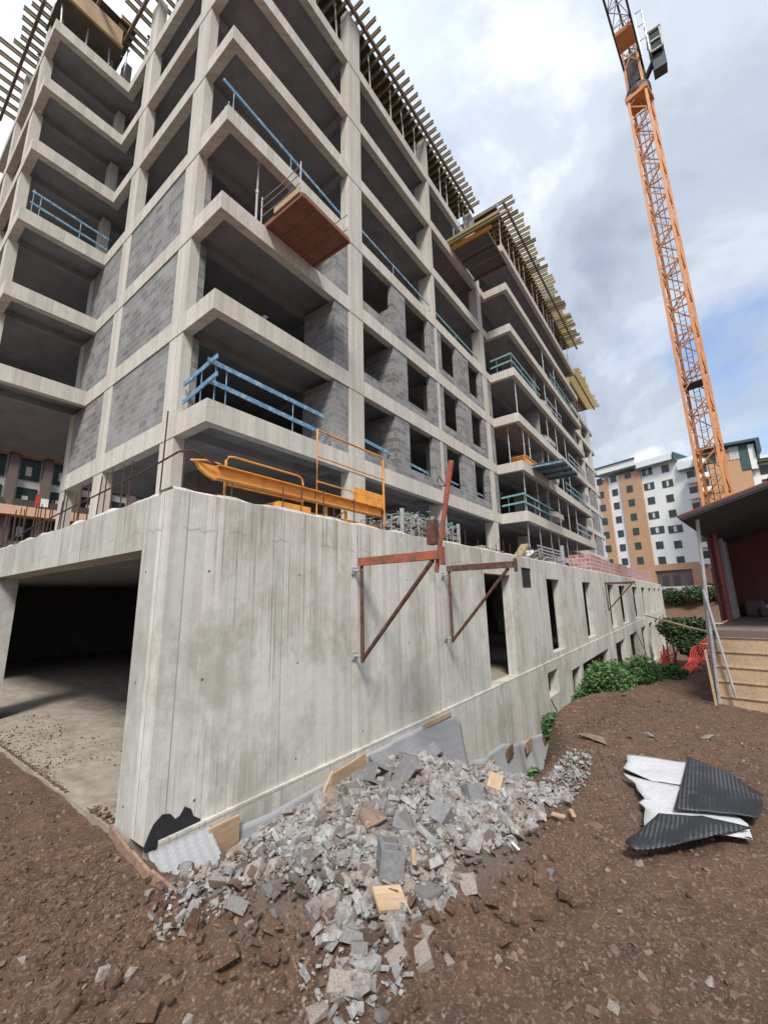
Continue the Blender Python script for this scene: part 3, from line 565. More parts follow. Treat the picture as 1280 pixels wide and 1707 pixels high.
for li, (z, h) in enumerate(zip(LV, BH)):
    lvl = li+1
    b = MB()
    poly = [(LX, FY), (21.5, FY), (21.5, 6.6), (39.8, 6.6), (39.8, 8.45), (58, 8.45), (58, 17.2), (LX, 17.2)]
    if lvl >= 2: poly = [(LX, FY), (21.5, FY), (21.5, 6.6), (39.8, 6.6), (39.8, 8.45), (58, 8.45), (58, 17.2), (12, 17.2), (12, 24), (1.95, 24), (1.95, 15.75), (LX, 15.75)]
    inner = 0.004
    b.prism([(x, y) for x, y in poly], z-0.22, z-0.0, 'z')
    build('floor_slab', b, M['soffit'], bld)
    b = MB(); w = 0.24; e = 0.004; zb, ztp = z-h, z+0.004
    def bx(x0, x1, y0, y1): b.box(x0, x1, y0, y1, zb, ztp)
    bx(LX-e, 21.5+w, FY-e, FY+w); bx(21.5-e, 21.5+w, 6.6+w, FY-e); bx(21.5-e, 39.8+e, 6.6-e, 6.6+w); bx(39.8-w, 39.8+e, 6.6+w, 8.45-e); bx(39.8-w, 58+e, 8.45-e, 8.45+w)
    if lvl >= 2:
        bx(LX-e, LX+w, FY+w, 15.75-e); bx(1.95-e, LX+w, 15.75-e, 15.75+w); bx(1.95-e, 1.95+w, 15.75+w, 24)
    else: bx(LX-e, LX+w, FY+w, 17.2+e)
    bx(58-w, 58+e, 8.45+w, 17.2)
    build('edge_beam', b, M['facade'], bld)
    # inner downstand beams
    b = MB(); zi = z-0.45
    b.box(LX+w, 21.4, 9.42, 9.66, zi, z-0.2); b.box(8.9, 9.2, 9.66, 17, zi, z-0.2); b.box(15, 15.25, 9.66, 17, zi, z-0.2); b.box(21.7, 39.5, 8.3, 8.55, zi, z-0.2)
    b.box(8.95, 9.2, FY+w, 9.42, zi+0.03, z-0.2); b.box(15.0, 15.2, FY+w, 9.42, zi+0.03, z-0.2)
    if lvl >= 2: b.box(1.95+w, LX+2, 17.1, 17.34, zi, z-0.2)
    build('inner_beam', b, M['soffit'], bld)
def col(x0, x1, y0, y1, z0, z1, m='facade'):
    return build('column', MB().box(x0, x1, y0, y1, z0, z1), M[m], bld)
NC = 0
z0 = 3.0
stor = []
for z, h in zip(LV+[25.35], BH+[0.12]): stor.append((z0, z-h)); z0 = z+0.004
for si, (a, c) in enumerate(stor):       # si 0 = podium storey
    w = 0.012
    col(LX+w, LX+0.27, 9.37, 10.05, a, c)
    col(LX+w, LX+0.3, 13.55, 14.2, a, c)
    col(9.09, 9.84, FY+w, 8.36, a, c)
    col(15.0, 15.21, FY+w, 8.74, a, c)
    col(20.36, 20.95, FY+w, 8.5, a, c)
    col(LX+w, LX+0.3, 16.75, 17.18, a, c)
    if si >= 2: col(1.97, 2.25, 16.95, 17.45, a, c)
    if si >= 2: col(1.97, 2.25, 20.6, 21.1, a, c)
    for x in (27, 33, 38.6): col(x, x+0.35, 8.5, 9.1, a, c)
    if si < 7:
        for x in (44, 50, 55.5): col(x, x+0.5, 8.47, 8.9, a, c)
    if si < 2: col(1.97, 2.4, 22.5, 23, a, c)
# block infill
def wallp(b, label=None, m='block', name='block_wall'):
    o = build(name, b, M[m], bld)
    if label: o['label'] = label
    return o
for si in (1, 2, 3):
    a, c = stor[si]; w = 0.03; s_ = a+0.39
    b = MB(); b.box(9.84, 14.995, FY+w, FY+0.22, a, s_); b.box(11.66, 12.6, FY+w, FY+0.22, s_, c); b.box(14.4, 14.995, FY+w, FY+0.22, s_, c)
    if si < 4: b.box(11.62, 11.82, FY+0.222, 12, a, c if si < 3 else a+1.2)
    wallp(b)
    b = MB(); b.box(15.212, 20.355, FY+w, FY+0.22, a, s_+0.02); b.box(15.212, 15.6, FY+w, FY+0.22, s_+0.02, c); b.box(17.1, 18.5, FY+w, FY+0.22, s_+0.02, c); b.box(19.9, 20.355, FY+w, FY+0.22, s_+0.02, c); wallp(b)
    b = MB(); b.box(20.955, 21.5, FY+w, FY+0.22, a, c); wallp(b)
    # loggia side wall with toothed front end
    b = MB(); b.box(8.42, 9.085, FY+w, FY+0.2, a, c); b.box(8.42, 8.62, FY+0.202, 9.4, a, c); wallp(b)
    for j in range(int((c-a)/0.4)):     # open cores at the corner where the courses interlock
        pass
    b = MB(); b.box(LX+0.272, LX+0.45, 9.385, 9.9, a, c); wallp(b)
    # left facade infill
    b = MB(); b.box(LX+0.03, LX+0.22, 10.055, 13.545, a, c); wallp(b)
    b = MB(); b.box(LX+0.03, LX+0.22, 14.205, 16.745, a, c); wallp(b)
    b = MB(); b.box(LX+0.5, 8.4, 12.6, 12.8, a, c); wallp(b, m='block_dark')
# inner block walls closing the floors; those above the podium are added to keep the depth dark
for si, (a, c) in enumerate(stor):
    if si == 0:
        b = MB(); b.box(9.9, 57, 13.2, 13.4, a, c+0.3); wallp(b, m='block_brown'); b = MB(); b.box(6.6, 9.9, 12.2, 12.4, a, c+0.3); wallp(b, m='block_brown'); b = MB(); b.box(6.6, 6.8, 12.4, 15.2, a, c+0.3); wallp(b, m='block_brown'); continue
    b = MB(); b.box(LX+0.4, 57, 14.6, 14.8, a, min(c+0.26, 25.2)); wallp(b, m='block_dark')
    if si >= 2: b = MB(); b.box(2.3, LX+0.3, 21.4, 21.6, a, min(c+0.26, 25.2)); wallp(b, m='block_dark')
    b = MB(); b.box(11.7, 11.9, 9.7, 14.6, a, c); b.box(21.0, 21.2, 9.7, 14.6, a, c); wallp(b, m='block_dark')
for si in (1, 2, 3, 4):                   # cross walls of the projecting bays
    a, c = stor[si]
    for x in (26.9, 38.5): wallp(MB().box(x, x+0.2, 6.95, 8.45, a, c))
    wallp(MB().box(40.2, 43.4, 8.5, 8.7, a, c)); wallp(MB().box(46.4, 49.9, 8.5, 8.7, a, a+0.9)); wallp(MB().box(52, 55.4, 8.5, 8.7, a, c))
# stair landings between floors
for si in range(0, 6):
    a, c = stor[si]; zm = (a+c)/2+0.15
    b = MB(); pl = [(28.2, 8.4), (28.6, 7.5), (29.6, 7.1), (31.4, 7.1), (32.4, 7.5), (32.8, 8.4)]; b.prism(pl, zm-0.35, zm, 'z'); o = build('stair_landing', b, M['facade'], bld)
    b = MB(); b.obox((26.5+1.4, 9.3, (a+zm)/2), (1.6, 0, (zm-a)/2), (0, 0.5, 0), (0, 0, 0.1)); build('stair_flight', b, M['facade'], bld)
# sloping concrete stair flight seen in the first projecting bay
b = MB(); b.prism([(22.2, 6.45), (22.8, 6.45), (25.6, 8.6), (25.0, 8.6)], 9.3, 10.6, 'y'); build('stair_flight', b, M['smooth'], bld)
# ---------------------------------------------------------------- formwork joists, bearers, sheets
def ibeam(L, along='y', w=0.08, h=0.2, m='joist'):
    b = MB(); t = 0.04
    if along == 'y':
        b.box(-w/2, w/2, 0, L, 0, t); b.box(-w/6, w/6, 0.0, L, t, h-t); b.box(-w/2, w/2, 0, L, h-t, h)
    else:
        b.box(0, L, -w/2, w/2, 0, t); b.box(0, L, -w/6, w/6, t, h-t); b.box(0, L, -w/2, w/2, h-t, h)
    me = bpy.data.meshes.new('joist'); me.from_pydata(b.v, [], b.f); me.materials.append(M[m]); return me
JY = [ibeam(2.6, 'y'), ibeam(2.6, 'y', m='joisty'), ibeam(2.6, 'y', 0.16)]; JX = [ibeam(2.6, 'x'), ibeam(3.4, 'x'), ibeam(2.6, 'x', m='joisty')]
def joist(me, loc, label, group):
    o = bpy.data.objects.new('formwork_joist', me); COL.objects.link(o); o.location = loc; return tag(o, label, 'joist', group)
x = 5.0
while x < 20.6:
    joist(JY[0], (x, 7.38+random.uniform(-.05, .05), 25.42), 'timber joist sticking out over the roof edge left of the upper loading platform', 'joists above the front facade'); x += 0.365
x = 21.2
while x < 40:
    joist(JY[random.choice((0, 1, 1, 2))], (x, 5.6+random.choice((-.15, 0, 0, .08, .3)), 25.42), 'yellowish timber joist over the projecting bays right of the upper loading platform', 'joists above the projecting bays'); x += 0.4 if x < 34 or x > 36.5 else 0.27
x = 44.5
while x < 56:
    joist(JY[1], (x, 6.9+random.uniform(-.15, .15), 25.42), 'yellow timber joist stacked over the far end of the building', 'joists above the far end'); x += 0.34
y = 8.6
while y < 16.3:
    if random.random() < 0.86: joist(JX[0], (3.55+random.uniform(-.08, .25), y, 25.42), 'timber joist hanging out over the recess between the corner and the left wing', 'joists above the left recess')
    y += 0.33
y = 17.5; k = 0
while y < 24:
    far = y > 20.2
    joist(JX[1 if far else 0], ((-0.2 if far else 1.35)+random.uniform(-.06, .12), y, 25.42), 'long timber joist poking far out beyond the back of the left wing' if far else 'timber joist sticking out to the left over the left wing', 'long joists at the back of the wing' if far else 'joists above the left wing'); y += 0.4 if not far else 0.55; k += 1
def bearer(a, c, label, group='bearers under the roof formwork'):
    b = MB(); b.bar(a, c, 0.1, 0.2); return tag(build('formwork_bearer', b, M['bearer']), label, 'timber beam', group)
bearer((4.6, 7.86, 25.315), (20.6, 7.86, 25.315), 'dark timber bearer running under the joists above the front facade')
bearer((21.0, 6.15, 25.315), (40.2, 6.15, 25.315), 'dark timber bearer running under the joists above the projecting bays')
bearer((44, 7.5, 25.315), (56, 7.5, 25.315), 'dark timber bearer under the joists of the far end')
bearer((4.2, 8.4, 25.315), (4.2, 13.6, 25.315), 'dark timber bearer under the joists over the left recess')
bearer((1.72, 17.2, 25.315), (1.72, 24, 25.315), 'dark timber bearer under the joists left of the wing')
bearer((3.0, 14.8, 25.1), (3.0, 23.6, 25.1), 'brown bearer crossing below the wing joists, nearer the corner'); bearer((4.1, 13.8, 25.1), (4.1, 23.6, 25.1), 'brown bearer crossing below the wing joists, nearer the recess')
def sheet(x0, x1, y0, y1, z, label, m='plydark', t=0.03):
    return tag(build('formwork_sheet', MB().box(x0, x1, y0, y1, z, z+t), M[m]), label, 'plywood')
sheet(5.1, 20.7, 8.15, 17, 25.622, 'plywood deck laid over the joists above the front facade'); sheet(21.2, 40, 6.7, 17, 25.623, 'plywood deck laid over the joists of the projecting bays')
sheet(44.5, 56, 8.2, 17, 25.624, 'plywood deck laid over the joists of the far end'); sheet(2.2, 4.4, 17.0, 24, 25.621, 'plywood deck over the left wing')
sheet(1.9, 4.0, 15.62, 17.3, 24.03, 'dark lower shuttering sheet behind the pale board of the wing')
sheet(2.2, 4.39, 15.7, 16.98, 25.63, 'plywood sheet over the front of the left wing')
tag(build('formwork_board', MB().box(1.9, 3.95, 15.5, 15.6, 24.02, 24.12), M['joisty']), 'yellow board along the front rim of the wing formwork', 'board')
tag(build('formwork_board', MB().box(1.9, 3.9, 15.53, 15.56, 24.125, 24.9), M['plank']), 'pale plywood upstand on the front rim of the wing formwork', 'plywood')
tag(build('formwork_board', MB().box(41, 44.3, 7.9, 7.95, 23.1, 25.6), M['joisty']), 'yellow formwork panel slanting down near the far end of the roof', 'plywood')
# ---------------------------------------------------------------- steel props
def prop_mesh(h, lean=0.0):
    b = MB(); hm = h*0.56
    b.box(-.06, .06, -.06, .06, 0, .008); b.tube([(0, 0, .008), (0, 0, hm)], 0.032, 8); b.tube([(0, 0, hm), (0, 0, h-.008)], 0.024, 8); b.tube([(0, 0, hm-.06), (0, 0, hm+.05)], 0.044, 8); b.box(-.06, .06, -.06, .06, h-.008, h)
    b.tube([(-.08, 0, hm), (.08, 0, hm)], .008, 5)
    me = bpy.data.meshes.new('prop'); me.from_pydata(b.v, [], b.f); me.materials.append(M['galv']); return me
PM = {}
def prop(x, y, z0, z1, label, group, lx=0, ly=0):
    h = round(z1-z0, 2)
    if h not in PM: PM[h] = prop_mesh(h)
    o = bpy.data.objects.new('steel_prop', PM[h]); COL.objects.link(o); o.location = (x, y, z0); o.rotation_euler = (ly, lx, 0); return tag(o, label, 'prop', group)
zt = 22.955
for x in np.arange(5.2, 20.4, 1.15): prop(float(x)+random.uniform(-.2, .2), 8.2, zt, 25.2, 'steel prop standing on the top slab edge of the front facade', 'props on the top slab, front', random.uniform(-.06, .06), random.uniform(-.04, .02))
for x in np.arange(5.6, 20.4, 2.2): prop(float(x), 10.2, zt, 25.2, 'steel prop standing deep on the top slab behind the front row', 'props on the top slab, second row')
for x in np.arange(21.9, 39.6, 0.95): prop(float(x)+random.uniform(-.2, .2), 6.85+random.choice((0, .5)), zt, 25.2, 'steel prop on the top slab of the projecting bays', 'props on the top slab, projecting bays', random.uniform(-.05, .05), random.uniform(-.03, .03))
for x in np.arange(45, 56, 1.2): prop(float(x), 8.6, zt, 25.2, 'steel prop on the top slab at the far end', 'props on the top slab, far end')
for y in np.arange(8.6, 15.4, 1.3): prop(4.6, float(y), zt, 25.2, 'steel prop on the top slab above the left recess', 'props on the top slab, recess', random.uniform(-.05, .05))
for (x, y) in [(2.12, 15.9), (2.2, 16.4), (2.9, 15.95), (3.7, 15.95), (3.9, 16.3), (4.25, 16.1), (3.3, 17.2), (2.6, 17.0)]: prop(x, y, zt, 25.0, 'steel prop standing at the front of the left wing top slab', 'props on the wing', random.uniform(-.08, .05))
for y in (18, 19.4, 20.8, 22.2): prop(2.15, y, zt, 25.2, 'steel prop along the outer side of the left wing top slab', 'props on the wing side', random.uniform(-.05, .05))
for si, xs_ in ((0, (21.9, 24.0, 26.2, 28.0, 30.1, 33.0)), (1, (22.0, 24.3, 26.6, 29.0, 31.5, 34)), (2, (21.9, 22.6, 23.6, 27.6, 29.3, 31, 33.2)), (3, (22.0, 28.2, 30.4, 33)), (4, (28.6, 31.5)), (5, (29.0, 32.0))):
    a, c = stor[si]
    for x in xs_: prop(x, 6.78 if x > 22.5 or si != 2 else 7.4, a if si else 3.0, c, 'steel prop between floor slabs at the rim of the projecting bays' if si else 'steel prop between the podium deck and the first floor of the projecting bays', 'props between floors of the projecting bays' if si else 'props under the first slab of the projecting bays')
a, c = stor[3]; prop(5.60, 8.3, a, c, 'steel prop beside the brown hanging platform on the corner balcony', None)
for x, si in ((6.1, 2), (4.9, 4)): prop(x, 8.4, stor[si][0], stor[si][0]+0.42, 'short stub of pipe on the corner balcony edge', 'stubs on the balcony edge')
# ---------------------------------------------------------------- guard rails (blue boards on thin posts)
def guard(label, segs, posts, m='blue', group=None, w=0.03, h=0.115):
    """segs: list of ((x,y,z),(x,y,z)); posts: (x,y,z0,z1)"""
    p = segs[0][0]; t = thing('guard_rail', (p[0], p[1], posts[0][2] if posts else p[2]-0.5), label, 'railing', group)
    for a, c in segs: build('rail_board', MB().bar(a, c, w, h), M[m], t)
    for x, y, z_0, z_1 in posts: build('post', MB().tube([(x, y, z_0), (x, y, z_1)], 0.014, 6), M[m], t)
    return t
z1_ = LV[0]
guard('bright blue guard rail of the lowest corner balcony, turning the corner', [((4.40, 8.06, z1_+0.95), (8.2, 8.1, z1_+0.90)), ((4.45, 8.06, z1_+0.46), (8.3, 8.1, z1_+0.36)), ((4.46, 7.78, z1_+0.96), (4.52, 9.3, z1_+0.82)), ((4.46, 7.74, z1_+0.52), (4.52, 9.3, z1_+0.34))],
      [(4.62, 8.1, z1_, z1_+1.0), (4.9, 8.1, z1_, z1_+1.0), (6.9, 8.1, z1_, z1_+1.0), (4.52, 8.5, z1_, z1_+.95)])
guard('long pale blue rail board slanting along the fourth floor balcony above the brown platform', [((4.3, 8.12, LV[3]+0.82), (8.85, 8.15, LV[3]+0.48)), ((4.5, 8.14, LV[3]+.3), (4.72, 8.7, LV[3]+.1))], [(4.62, 8.12, LV[3], LV[3]+0.8), (6.6, 8.12, LV[3], LV[3]+0.7), (4.55, 8.4, LV[3], LV[3]+.45)], 'blue', w=0.03, h=0.1)
guard('pale rail board across the first open bay of the fourth floor', [((9.86, 8.15, LV[3]+0.75), (14.9, 8.15, LV[3]+0.60))], [(12, 8.15, LV[3], LV[3]+.7)], 'blue', h=0.08)
guard('teal rail board across the second open bay of the fourth floor', [((15.3, 8.15, LV[3]+0.58), (20.2, 8.15, LV[3]+0.48))], [(17.5, 8.15, LV[3], LV[3]+.55)], 'teal', h=0.08)
guard('blue rail board inside the first window opening of the lowest block-filled storey', [((9.86, 8.3, z1_+0.88), (11.6, 8.3, z1_+0.80))], [(11.3, 8.3, z1_+.39, z1_+.85)], 'blue', h=0.12)
guard('blue rail board inside the second window opening of the lowest block-filled storey', [((12.65, 8.3, z1_+0.75), (14.35, 8.3, z1_+0.68))], [(14.0, 8.3, z1_+.39, z1_+.72)], 'blue', h=0.1)
guard('blue rail board inside the third window opening of the lowest block-filled storey', [((15.65, 8.3, z1_+0.8), (17.05, 8.3, z1_+0.75))], [(16.5, 8.3, z1_+.39, z1_+.78)], 'blue', h=0.08)
guard('blue rail board inside the fourth window opening of the lowest block-filled storey', [((18.55, 8.3, z1_+0.8), (19.85, 8.3, z1_+0.75))], [(19.2, 8.3, z1_+.39, z1_+.78)], 'blue', h=0.08)
z4_ = LV[3]
guard('blue guard rail on the front of the left wing, fourth floor', [((2.2, 15.95, z4_+1.0-0.05), (4.5, 15.95, z4_+0.82)), ((2.2, 15.95, z4_+0.5), (4.5, 15.95, z4_+0.36))], [(2.25, 15.95, z4_, z4_+1.05), (2.45, 15.95, z4_, z4_+.95), (2.3, 16.3, z4_, z4_+.9), (3.6, 15.95, z4_, z4_+.9)], 'blue', h=0.08)
for li, lab in ((3, 'teal guard rail around the near corner of the projecting bays, fourth floor'), (0, 'grey-blue guard rail around the near corner of the projecting bays, first floor')):
    z = LV[li]; guard(lab, [((21.6, 6.72, z+0.95), (27, 6.72, z+0.95)), ((21.6, 6.72, z+0.5), (27, 6.72, z+0.5)), ((21.6, 6.72, z+0.97), (21.6, 7.98, z+0.9)), ((21.6, 6.72, z+0.52), (21.6, 7.98, z+0.45))], [(21.62, 6.74, z, z+1), (23.4, 6.74, z, z+1), (25.4, 6.74, z, z+1), (21.62, 7.6, z, z+1)], 'teal', h=0.1)
for k_, (li, x0, x1) in enumerate(((0, 33.5, 39.5), (1, 31.5, 38.0), (2, 33.5, 39), (4, 30.5, 37), (3, 28.5, 32.5), (1, 41, 46), (2, 41, 47), (0, 42, 49), (3, 42, 48))):
    z = LV[li]; yy = 6.72 if x1 < 40 else 8.55; guard('thin guard rail on an upper floor rim near the ' + ('far end' if x1 > 40 else 'middle') + ' of the long facade', [((x0, yy, z+0.95), (x1, yy, z+0.95)), ((x0, yy, z+0.5), (x1, yy, z+0.5))], [(x0+0.1+j*(x1-x0-.2)/3, yy, z, z+1) for j in range(4)], 'teal' if k_ % 2 else 'galv', 'thin guard rails, ' + ('far end' if x1 > 40 else 'middle'), h=0.09)
# ---------------------------------------------------------------- brown hanging platform on the corner balcony
z = LV[2]
pl = thing('loading_platform', (6.6, 7.3, z), 'brown-bottomed loading platform hung out from the corner balcony with thin side rails', 'platform')
for i in range(4): build('deck_board', MB().box(5.78+i*0.415, 5.78+(i+1)*0.415-0.012, 6.6, 8.3, z+0.02, z+0.07), M['brownply'], pl)
b = MB(); b.box(5.70, 5.77, 6.55, 8.3, z-0.01, z+0.12); b.box(7.44, 7.51, 6.55, 8.3, z-0.01, z+0.12); b.box(5.77, 7.44, 6.53, 6.59, z-0.01, z+0.12); build('frame', b, M['brownply'], pl)
b = MB(); b.box(5.66, 5.69, 6.6, 7.6, z+0.12, z+0.3); build('toe_board', b, M['ply'], pl)
for dz in (0.45, 0.75, 1.0): build('side_rail', MB().tube([(5.7, 6.62, z+dz), (5.7, 7.4, z+dz-.04), (5.7, 8.2, z+dz)], 0.013, 6), M['galv'], pl)
for yy in (6.62, 8.2): build('post', MB().tube([(5.7, yy, z+.1), (5.7, yy, z+1.1)], 0.018, 6), M['galv'], pl)
for dz in (0.5, 1.0): build('side_rail', MB().tube([(7.48, 6.62, z+dz), (7.48, 8.2, z+dz)], 0.013, 6), M['galv'], pl)
# upper loading platform
z = LV[5]
pl = thing('loading_platform', (18.8, 7, z), 'upper timber loading platform with an orange edge beam below the roof joists', 'platform')
b = MB(); b.box(17.35, 17.47, 5.8, 8.2, z-0.05, z+0.12); build('edge_beam', b, M['orange'], pl)
for x in (18.6, 20.2): build('cross_beam', MB().box(x, x+0.1, 6.05, 8.2, z-0.05, z+0.07), M['bearer'], pl)
for i in range(3): build('deck_board', MB().box(17.5+i*0.94, 17.5+(i+1)*0.94-0.02, 6.1, 7.98, z+0.075, z+0.11), M['block_dark'], pl)
b = MB(); b.box(17.36, 20.3, 6.03, 6.09, z-0.02, z+0.1); build('front_beam', b, M['bearer'], pl)
for yy, dz in ((0, 1.05), (0, 0.6)): build('side_rail', MB().tube([(17.35, 5.3, z+dz), (17.35, 7.9, z+dz)], 0.022, 6), M['blue'], pl)
for yy in (5.35, 7.8): build('post', MB().tube([(17.35, yy, z), (17.35, yy, z+1.15)], 0.03, 6), M['galv'], pl)
b = MB(); b.box(17.2, 17.32, 4.9, 8.2, z+0.15, z+0.3); b.box(17.0, 17.12, 5.2, 8.2, z+0.15, z+0.3); build('outrigger', b, M['joist'], pl)
# dark platform with orange basket, second floor of the projecting bays
z = LV[1]
pl = thing('loading_platform', (25.4, 6, z), 'dark steel loading platform on the second floor of the projecting bays', 'platform')
b = MB(); b.box(23.0, 26.4, 4.9, 6.6, z+0.02, z+0.09); build('deck', b, M['cabdark'], pl)
for x in (23.0, 24.1, 25.2, 26.35): build('rib', MB().box(x, x+0.07, 4.9, 7.4, z-0.08, z+0.02), M['blue'], pl)
build('flap', MB().obox((27.0, 6.2, z+0.25), (0.5, 0, 0.1), (0, 0.4, 0), (0, 0, 0.03)), M['white'], pl)
sk = thing('orange_skip', (23.2, 7.0, z+0.1), 'small orange tipping skip at the rim of the second floor above the dark platform', 'skip')
b = MB(); b.prism([(22.0, 0), (22.4, -0.28), (24.2, -0.28), (24.7, 0), (24.4, 0.12), (22.3, 0.12)], 6.7, 7.4, 'y'); b.v = [(x, y, zz_+z+0.42) for x, y, zz_ in b.v]; build('body', b, M['orange'], sk)
build('rim', MB().box(22.2, 24.5, 6.66, 6.7, z+0.5, z+0.56), M['orange'], sk)
# ---------------------------------------------------------------- rusty wall brackets on the podium wall
def bracket(x0, z, mm, label, drop=1.38, reach=1.46, end_flip=False):
    t = thing('wall_bracket', (x0, CY, z-drop), label, 'bracket', None); y0 = CY-0.13
    b = MB(); yE = CY-reach
    b.box(x0-.065, x0-.058, yE, y0, z-.055, z+.055)      # two channels back to back with a gap
    b.box(x0+.012, x0+.019, yE, y0, z-.055, z+.055); b.box(x0-.058, x0-.03, yE, y0, z+.048, z+.055); b.box(x0-.058, x0-.03, yE, y0, z-.055, z-.048)
    build('arm', b, M[mm], t)
    build('end_plate', MB().box(x0-.08, x0+.035, yE-.03, yE-.001, z-.13, z+.1), M[mm], t)
    build('leg', MB().tube([(x0-.02, y0-.03, z-.06), (x0-.02, y0-.03, z-drop)], 0.027, 8), M['rust'], t)
    build('diagonal', MB().tube([(x0-.02, yE+.12, z-.06), (x0-.02, y0-.04, z-drop+.05)], 0.03, 8), M['rust'], t)
    for dz in (-.12, -drop+.08):
        build('anchor_bolt', MB().tube([(x0-.02, CY+.01, z+dz), (x0-.02, y0-.06, z+dz)], 0.018, 8).box(x0-.07, x0+.03, CY-.025, CY, z+dz-.05, z+dz+.05), M['galv'], t)
    return t
bracket(4.63, 2.54, 'rustred', 'rusty red triangular bracket nearest the corner, bolted to the podium wall')
bracket(7.28, 2.56, 'rust', 'brown triangular bracket second from the corner, left of the first tall opening')
bracket(24.26, 2.56, 'rust', 'small dark bracket far along the podium wall')
t = thing('upright_prop', (4.63, 2.6, 2.35), 'leaning red-rusted upright tube clamped at the end of the nearest bracket', 'pole')
build('tube', MB().tube([(4.63, 2.63, 2.32), (4.63, 2.33, 3.74)], [0.028, 0.036], 10), M['rustred'], t)
build('clamp', MB().box(4.58, 4.70, 2.60, 2.72, 2.68, 3.0), M['rust'], t)
build('handle', MB().tube([(4.60, 2.42, 3.42), (4.56, 2.48, 3.55), (4.6, 2.54, 3.5), (4.6, 2.5, 3.42), (4.62, 2.4, 3.42)], 0.008, 6), M['crane_dark'], t)
# ---------------------------------------------------------------- orange equipment on the podium
t = thing('scaffold_gantry', (4.6, 5.0, 3.0), 'orange steel gantry beam with a rounded nose lying on the podium behind the parapet', 'equipment')
b = MB(); zb = 3.62
b.box(2.95, 6.62, 4.97, 5.03, zb+.04, zb+0.19); b.box(2.95, 6.62, 4.9, 5.1, zb+0.19, zb+0.205); b.box(2.95, 6.62, 4.93, 5.07, zb+.025, zb+.04)
b.prism([(2.95, zb+0.19), (2.95, zb), (2.82, zb+0.04), (2.72, zb+0.1), (2.66, zb+0.19)], 4.97, 5.03, 'y')
build('beam', b, M['orange'], t)
build('nose_rim', MB().tube([(2.95, 4.9, zb+.205), (2.75, 4.92, zb+.215), (2.6, 5.0, zb+.2), (2.75, 5.08, zb+.215), (2.95, 5.1, zb+.205)], 0.014, 6), M['orange'], t)
build('lower_beam', MB().box(3.95, 6.62, 5.05, 5.12, 3.38, 3.47), M['orange'], t)
build('tray', MB().box(3.95, 4.6, 4.9, 5.3, 3.4, 3.5), M['orange'], t)
for x in (5.1, 5.62): build('strut', MB().tube([(x, 5.05, 3.0), (x, 5.05, zb)], 0.03, 8), M['orange'], t)
build('strut', MB().tube([(5.25, 5.05, 3.4), (5.6, 5.05, zb)], 0.012, 6), M['orange'], t)
t = thing('safety_barrier', (3.85, 5.2, 3.0), 'low orange hoop guard frame at the left part of the gantry', 'guard frame')
build('hoop', MB().tube([(3.22, 5.2, 3.2), (3.22, 5.2, 4.02), (3.26, 5.2, 4.08), (3.34, 5.2, 4.1), (4.58, 5.2, 4.1), (4.66, 5.2, 4.07), (4.69, 5.2, 4.0), (4.69, 5.2, 3.2)], 0.017, 8), M['orange'], t)
build('rail', MB().tube([(3.22, 5.2, 3.66), (4.69, 5.2, 3.66)], 0.015, 8), M['orange'], t); build('rail', MB().tube([(3.22, 5.2, 3.28), (4.4, 5.2, 3.28)], 0.015, 8), M['orange'], t)
t = thing('safety_barrier', (5.7, 4.95, 3.0), 'tall orange guard frame with a solid panel at its lower right', 'guard frame')
build('frame', MB().tube([(4.78, 4.95, 3.0), (4.78, 4.95, 4.93), (6.6, 4.95, 4.93), (6.68, 4.95, 4.88), (6.68, 4.95, 3.1)], 0.022, 8), M['orange'], t)
for zz_ in (4.45, 4.0): build('rail', MB().tube([(4.78, 4.95, zz_), (6.68, 4.95, zz_)], 0.014, 8), M['orange'], t)
build('panel', MB().box(5.74, 6.66, 4.94, 4.96, 3.79, 4.10), M['orange'], t)
t = thing('machine_frame', (2.9, 8.0, 3.0), 'small orange machine frame seen between the columns of the podium storey', 'equipment')
build('body', MB().box(3.0, 3.5, 8.0, 8.5, 3.0, 3.42), M['orange'], t); build('bar', MB().tube([(2.6, 8.0, 3.1), (3.2, 8.1, 3.4), (3.7, 8.2, 3.45)], 0.02, 6), M['white'], t)
t = build('pipe_roll', MB().tube([(2.6, 4.42, 3.2), (2.95, 4.5, 3.2)], 0.075, 14, cap=False).tube([(2.6, 4.42, 3.2), (2.95, 4.5, 3.2)], 0.045, 14, cap=False), M['rust']); tag(t, 'short rusty pipe lying at the podium corner under the gantry nose', 'pipe')
# ---------------------------------------------------------------- rebar
def rb(x, y, z0, h, lx=0.0, ly=0.0, label='rusty starter bar sticking up from the left podium wall', group='starter bars on the left podium wall'):
    key = ('rb', round(h, 1))
    if key not in PM:
        b = MB().tube([(0, 0, 0), (0, 0, round(h, 1))], 0.009, 5); me = bpy.data.meshes.new('rebar'); me.from_pydata(b.v, [], b.f); me.materials.append(M['rebar']); PM[key] = me
    o = bpy.data.objects.new('rebar', PM[key]); COL.objects.link(o); o.location = (x, y, z0); o.rotation_euler = (ly, lx, 0); return tag(o, label, 'rebar', group)
y = 5.5
while y < 13.5:
    rb(2.08+random.uniform(-.03, .03), y, 3.08, 0.6+0.12*random.random()+(0.1 if y > 9 else 0), random.uniform(-.06, .06), random.uniform(-.08, .08)); y += random.uniform(0.16, 0.34)
rb(2.08, 4.62, 3.08, 1.1, 0.0, 0.02, 'tall rusty starter bar standing near the podium corner', None); rb(2.1, 4.2, 3.08, 0.6, 0.05, 0.0, 'short rusty bar right at the podium corner', None)
